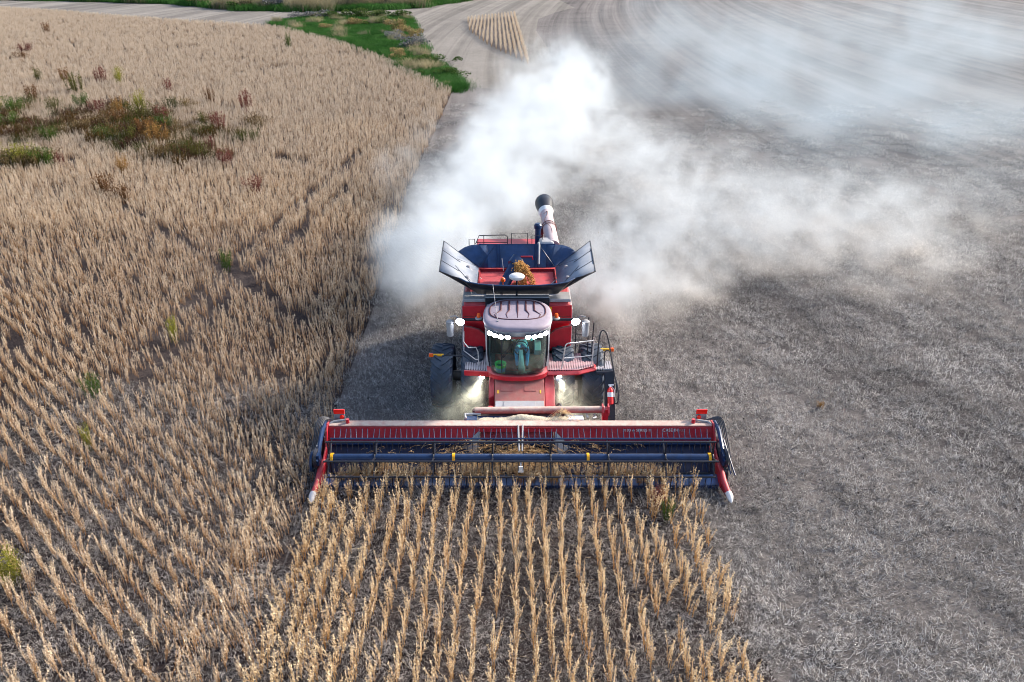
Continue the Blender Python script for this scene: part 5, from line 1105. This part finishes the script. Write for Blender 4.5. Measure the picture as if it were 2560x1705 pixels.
# ------------------------------------------------------------------ dust thrown up behind the machine
BL = [(-3.3, 27.0, 1.6, 0.78, 1.0), (-3.9, 28.5, 2, 0.87, 1.2), (-2.2, 26.4, 2, 0.66, 0.9), (-3.1, 29.9, 2.3, 0.91, 1.5), (-2.4, 31.9, 2.5, 0.95, 1.4), (-1.6, 28.9, 2.5, 0.7, 0.9), (-2.8, 36.1, 2.5, 0.92, 1.2), (-1.6, 38.7, 2.6, 0.98, 1.3), (-1.4, 43.4, 2.7, 1.08, 1.4), (0.2, 47.0, 2.8, 1.16, 1.3), (1.3, 53.6, 3, 1.2, 1.2), (3.4, 56.6, 3, 1.37, 1.3), (2.7, 49.4, 2.8, 1.12, 1.1), (6.1, 65.6, 3, 1.33, 1.0), (5.1, 75.0, 3, 1.37, 0.8), (0.3, 65.6, 3, 1.21, 0.5), (-1.6, 53.6, 3, 1.0, 0.45), (2.8, 83.8, 3, 1.37, 0.3), (0.8, 37.5, 2.5, 1.03, 0.8), (2.6, 42.4, 2.5, 1.14, 0.7), (0.3, 33.0, 2.5, 0.79, 0.7), (-0.7, 34.8, 2.5, 0.82, 0.8), (-5.5, 34.7, 1.2, 0.42, 0.3), (-7.4, 44.0, 1.2, 0.68, 0.35), (-6.1, 45.5, 1.5, 0.79, 0.35), (-5.9, 53.2, 1.5, 1.01, 0.25), (2.9, 26.9, 1.0, 0.68, 1.0), (3.9, 26.7, 0.9, 0.73, 1.1), (5.1, 27.8, 1.0, 0.64, 1.1), (6.7, 28.6, 1.0, 0.59, 1.0), (7.8, 29.5, 0.9, 0.55, 0.55), (4.4, 29.7, 1.2, 0.73, 0.45), (5.8, 29.7, 1.2, 0.73, 0.35), (8.7, 30.6, 1.0, 0.75, 0.35), (10.5, 31.1, 1.0, 0.64, 0.45), (3.2, 28.9, 1.5, 0.71, 0.6), (2.4, 27.2, 1.5, 0.68, 0.9), (3.6, 30.8, 2, 0.75, 0.4), (4.8, 32.3, 2, 0.78, 0.3), (6.4, 32.3, 2, 0.91, 0.25), (7.9, 42.6, 2, 0.99, 0.5), (7.9, 38.6, 2, 0.91, 0.4), (8.9, 35.9, 2, 0.85, 0.4), (10.3, 33.8, 1.5, 1.09, 0.35), (12.5, 33.1, 1.2, 1.07, 0.3), (15.9, 35.6, 1.5, 1.13, 0.45), (18.8, 38.9, 1.5, 0.77, 0.4), (18.6, 34.7, 1.2, 0.97, 0.3), (17.8, 31.1, 1.0, 1.02, 0.2), (12.3, 30.7, 0.8, 0.76, 0.2), (13.8, 29.4, 0.8, 0.61, 0.25), (14.9, 27.8, 0.6, 0.58, 0.15), (5.8, 52.1, 2.5, 1.57, 0.4), (5.8, 40.2, 2.2, 1.09, 0.3), (7.9, 48.7, 2.2, 1.11, 0.25), (5.8, 33.8, 1.5, 2.03, 0.22), (11.3, 42.0, 1.5, 2.78, 0.2), (5.1, 45.4, 2, 2.09, 0.25), (13.8, 33.1, 1, 2.14, 0.2), (17.0, 32.3, 0.9, 1.71, 0.2), (12.0, 36.5, 1.4, 1.74, 0.2), (7.2, 31.5, 1.2, 1.54, 0.25), (22.1, 37.2, 1.2, 2.07, 0.22)]
WL = [(7.8, 72.4, 3, 3.18, 0.5), (12.8, 77.7, 3, 3.12, 0.5), (17.8, 77.7, 3, 2.83, 0.4), (18.4, 65.6, 3, 2.66, 0.5), (27.2, 83.8, 3, 3.65, 0.35), (21.7, 56.6, 3, 2.53, 0.4), (31.5, 70.0, 3, 3.34, 0.4), (29.5, 56.6, 3, 2.53, 0.45), (29.3, 49.6, 2.5, 2.25, 0.45), (39.3, 65.6, 3, 3.14, 0.3), (53.2, 103.9, 3, 4.48, 0.3), (44.9, 114.7, 3, 4.92, 0.25), (66.2, 144.4, 3, 6.15, 0.25), (15.2, 65.6, 3, 2.18, 0.4), (24.0, 39.4, 2, 1.67, 0.25), (19.8, 45.4, 2, 1.38, 0.15), (24.8, 99.2, 3, 5.35, 0.35), (20.2, 114.7, 3, 5.33, 0.25), (16.1, 44.0, 3, 2.52, 0.3), (22.6, 46.1, 3, 2.8, 0.35), (32.9, 56.6, 3, 3.38, 0.35), (57.1, 99.2, 3, 5.71, 0.35), (19.9, 59.9, 3, 3.33, 0.35), (26.5, 41.5, 2.5, 2.07, 0.35), (36.6, 87.2, 3, 4.74, 0.3)]
def dust(name, blobs, lo, hi, res, dens, label, nscale, thr, seed):
    me = bpy.data.meshes.new(name); me.from_pydata([(0, 0, 0)], [], []); ob = bpy.data.objects.new(name, me); COL.objects.link(ob)
    m = bpy.data.materials.new(name); m.use_nodes = True; t = m.node_tree; t.nodes.clear(); o = t.nodes.new('ShaderNodeOutputMaterial'); v = t.nodes.new('ShaderNodeVolumePrincipled')
    v.inputs['Color'].default_value = (.80, .86, .90, 1) if seed == 1 else (.64, .76, .86, 1) if seed == 2 else (.95, .93, .78, 1); v.inputs['Density'].default_value = dens; v.inputs['Anisotropy'].default_value = .1; lk(t, v.outputs[0], o.inputs['Volume'])
    if seed == 1:    # warm light on the dust base is put into the colour by height
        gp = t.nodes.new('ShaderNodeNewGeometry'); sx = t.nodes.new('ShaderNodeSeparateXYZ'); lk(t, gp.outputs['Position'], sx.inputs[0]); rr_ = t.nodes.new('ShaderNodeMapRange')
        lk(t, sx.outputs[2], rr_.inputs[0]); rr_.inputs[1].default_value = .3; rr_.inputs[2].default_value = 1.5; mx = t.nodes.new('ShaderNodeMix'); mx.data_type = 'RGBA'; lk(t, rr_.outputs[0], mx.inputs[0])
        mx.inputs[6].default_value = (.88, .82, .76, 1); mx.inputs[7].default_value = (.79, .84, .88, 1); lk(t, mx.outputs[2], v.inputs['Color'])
    ng = bpy.data.node_groups.new(name, 'GeometryNodeTree'); ng.interface.new_socket('Geometry', in_out='OUTPUT', socket_type='NodeSocketGeometry')
    N = ng.nodes; L = ng.links.new; out = N.new('NodeGroupOutput'); vc = N.new('GeometryNodeVolumeCube'); pos = N.new('GeometryNodeInputPosition')
    def vm(op, a, b_=None, sc=None):
        q = N.new('ShaderNodeVectorMath'); q.operation = op
        for i, z_ in enumerate((a, b_)):
            if z_ is None: continue
            if isinstance(z_, tuple): q.inputs[i].default_value = z_
            else: L(z_, q.inputs[i])
        if sc is not None: q.inputs['Scale'].default_value = sc
        return q.outputs['Value'] if op == 'DOT_PRODUCT' else q.outputs[0]
    def mt(op, a, b_=None, c=None):
        q = N.new('ShaderNodeMath'); q.operation = op
        for i, z_ in enumerate((a, b_, c)):
            if z_ is None: continue
            if isinstance(z_, (int, float)): q.inputs[i].default_value = z_
            else: L(z_, q.inputs[i])
        return q.outputs[0]
    n1 = N.new('ShaderNodeTexNoise'); n1.inputs['Scale'].default_value = nscale*.45; n1.inputs['Detail'].default_value = 3
    off = vm('ADD', pos.outputs[0], (seed*13.7, seed*5.1, 0)); L(off, n1.inputs['Vector'])
    wv = vm('SCALE', vm('SUBTRACT', n1.outputs['Color'], (.5, .5, .5)), sc=1.6/nscale); P = vm('ADD', pos.outputs[0], wv)
    acc = None
    for x, y, z, s_, d in blobs:
        sz = min(s_*1.0, 1.0+s_*.3); q = vm('MULTIPLY', vm('SUBTRACT', P, (x, y, z)), (1/(s_*1.0), 1/(s_*1.7), 1/sz)); e = mt('EXPONENT', mt('MULTIPLY', vm('DOT_PRODUCT', q, q), -.5))
        acc = mt('MULTIPLY', e, d) if acc is None else mt('MULTIPLY_ADD', e, d, acc)
    n2 = N.new('ShaderNodeTexNoise'); n2.inputs['Scale'].default_value = nscale; n2.inputs['Detail'].default_value = 7; n2.inputs['Roughness'].default_value = .7
    L(vm('MULTIPLY', vm('ADD', off, wv), (1, .8, 1.1)), n2.inputs['Vector'])
    nn_ = mt('MULTIPLY_ADD', n2.outputs[0], 6.0, -2.45)
    dn = mt('MAXIMUM', mt('SUBTRACT', mt('MULTIPLY', acc, mt('MAXIMUM', nn_, .08)), thr), 0.0)
    L(dn, vc.inputs['Density']); vc.inputs['Min'].default_value = lo; vc.inputs['Max'].default_value = hi
    for i, c in enumerate('XYZ'): vc.inputs['Resolution '+c].default_value = max(4, int((hi[i]-lo[i])/res))
    sm_ = N.new('GeometryNodeSetMaterial'); sm_.inputs['Material'].default_value = m; L(vc.outputs[0], sm_.inputs[0]); L(sm_.outputs[0], out.inputs[0])
    md = ob.modifiers.new('dust', 'NODES'); md.node_group = ng; me.materials.append(m); tag(ob, label, kind='stuff'); return ob
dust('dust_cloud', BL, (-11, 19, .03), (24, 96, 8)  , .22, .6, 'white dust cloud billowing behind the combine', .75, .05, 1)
dust('thin_dust_haze', WL, (-2, 32, .03), (90, 170, 10), .7, .095, 'thin dust drifting over the harvested ground far right', .2, .02, 2)
pb = PB(); random.seed(77)
for i in range(900):
    a = BL[random.randrange(14)] if i % 2 else BL[26+random.randrange(9)]
    p = (a[0]+g_(0, 1.3), a[1]+g_(0, 1.8), abs(g_(.9, .8))+.1); pb.leaf(p, (g_(0, 1), g_(0, 1), g_(0, 1)), U(.03, .07), U(.012, .03), U(.1, .8))
tag(pb.build('flying_chaff', leafmat('chaff_flecks', (.20, .14, .07), (.60, .48, .30))), 'flecks of tan chaff flying in the dust behind the machine', kind='stuff')
# low dust in the beams of the work lamps
for x, y, z, sg in LOWL:
    l = bpy.data.lights.new('work_light', 'SPOT'); l.energy = 190; l.color = (1, .97, .86); l.spot_size = R(62); l.spot_blend = .6; l.shadow_soft_size = .05
    o = bpy.data.objects.new('work_light', l); COL.objects.link(o); o.location = (OX+x+sg*.02, OY+y-.02, z); o.rotation_euler = Vector((-sg*.45, 1, .75)).to_track_quat('Z', 'Y').to_euler(); o.parent = None
dust('wheel_dust', [(OX-1.55, OY+2.75, .9, .42, 1.0), (OX-1.35, OY+3.0, 1.15, .25, 1.1), (OX-2.0, OY+2.7, .45, .45, .8), (OX-2.3, OY+2.8, .2, .4, .6), (OX+1.3, OY+2.8, 1.0, .38, 1.0), (OX+1.15, OY+3.05, 1.2, .22, 1.1), (OX+1.75, OY+2.8, .5, .45, .6), (OX+.9, OY+2.6, .3, .3, .3)],
     (OX-3.2, OY+1.9, .03), (OX+2.8, OY+3.6, 1.6), .07, .38, 'yellowish dust lit by the work lamps in front of the tyres', 2.2, .02, 3)
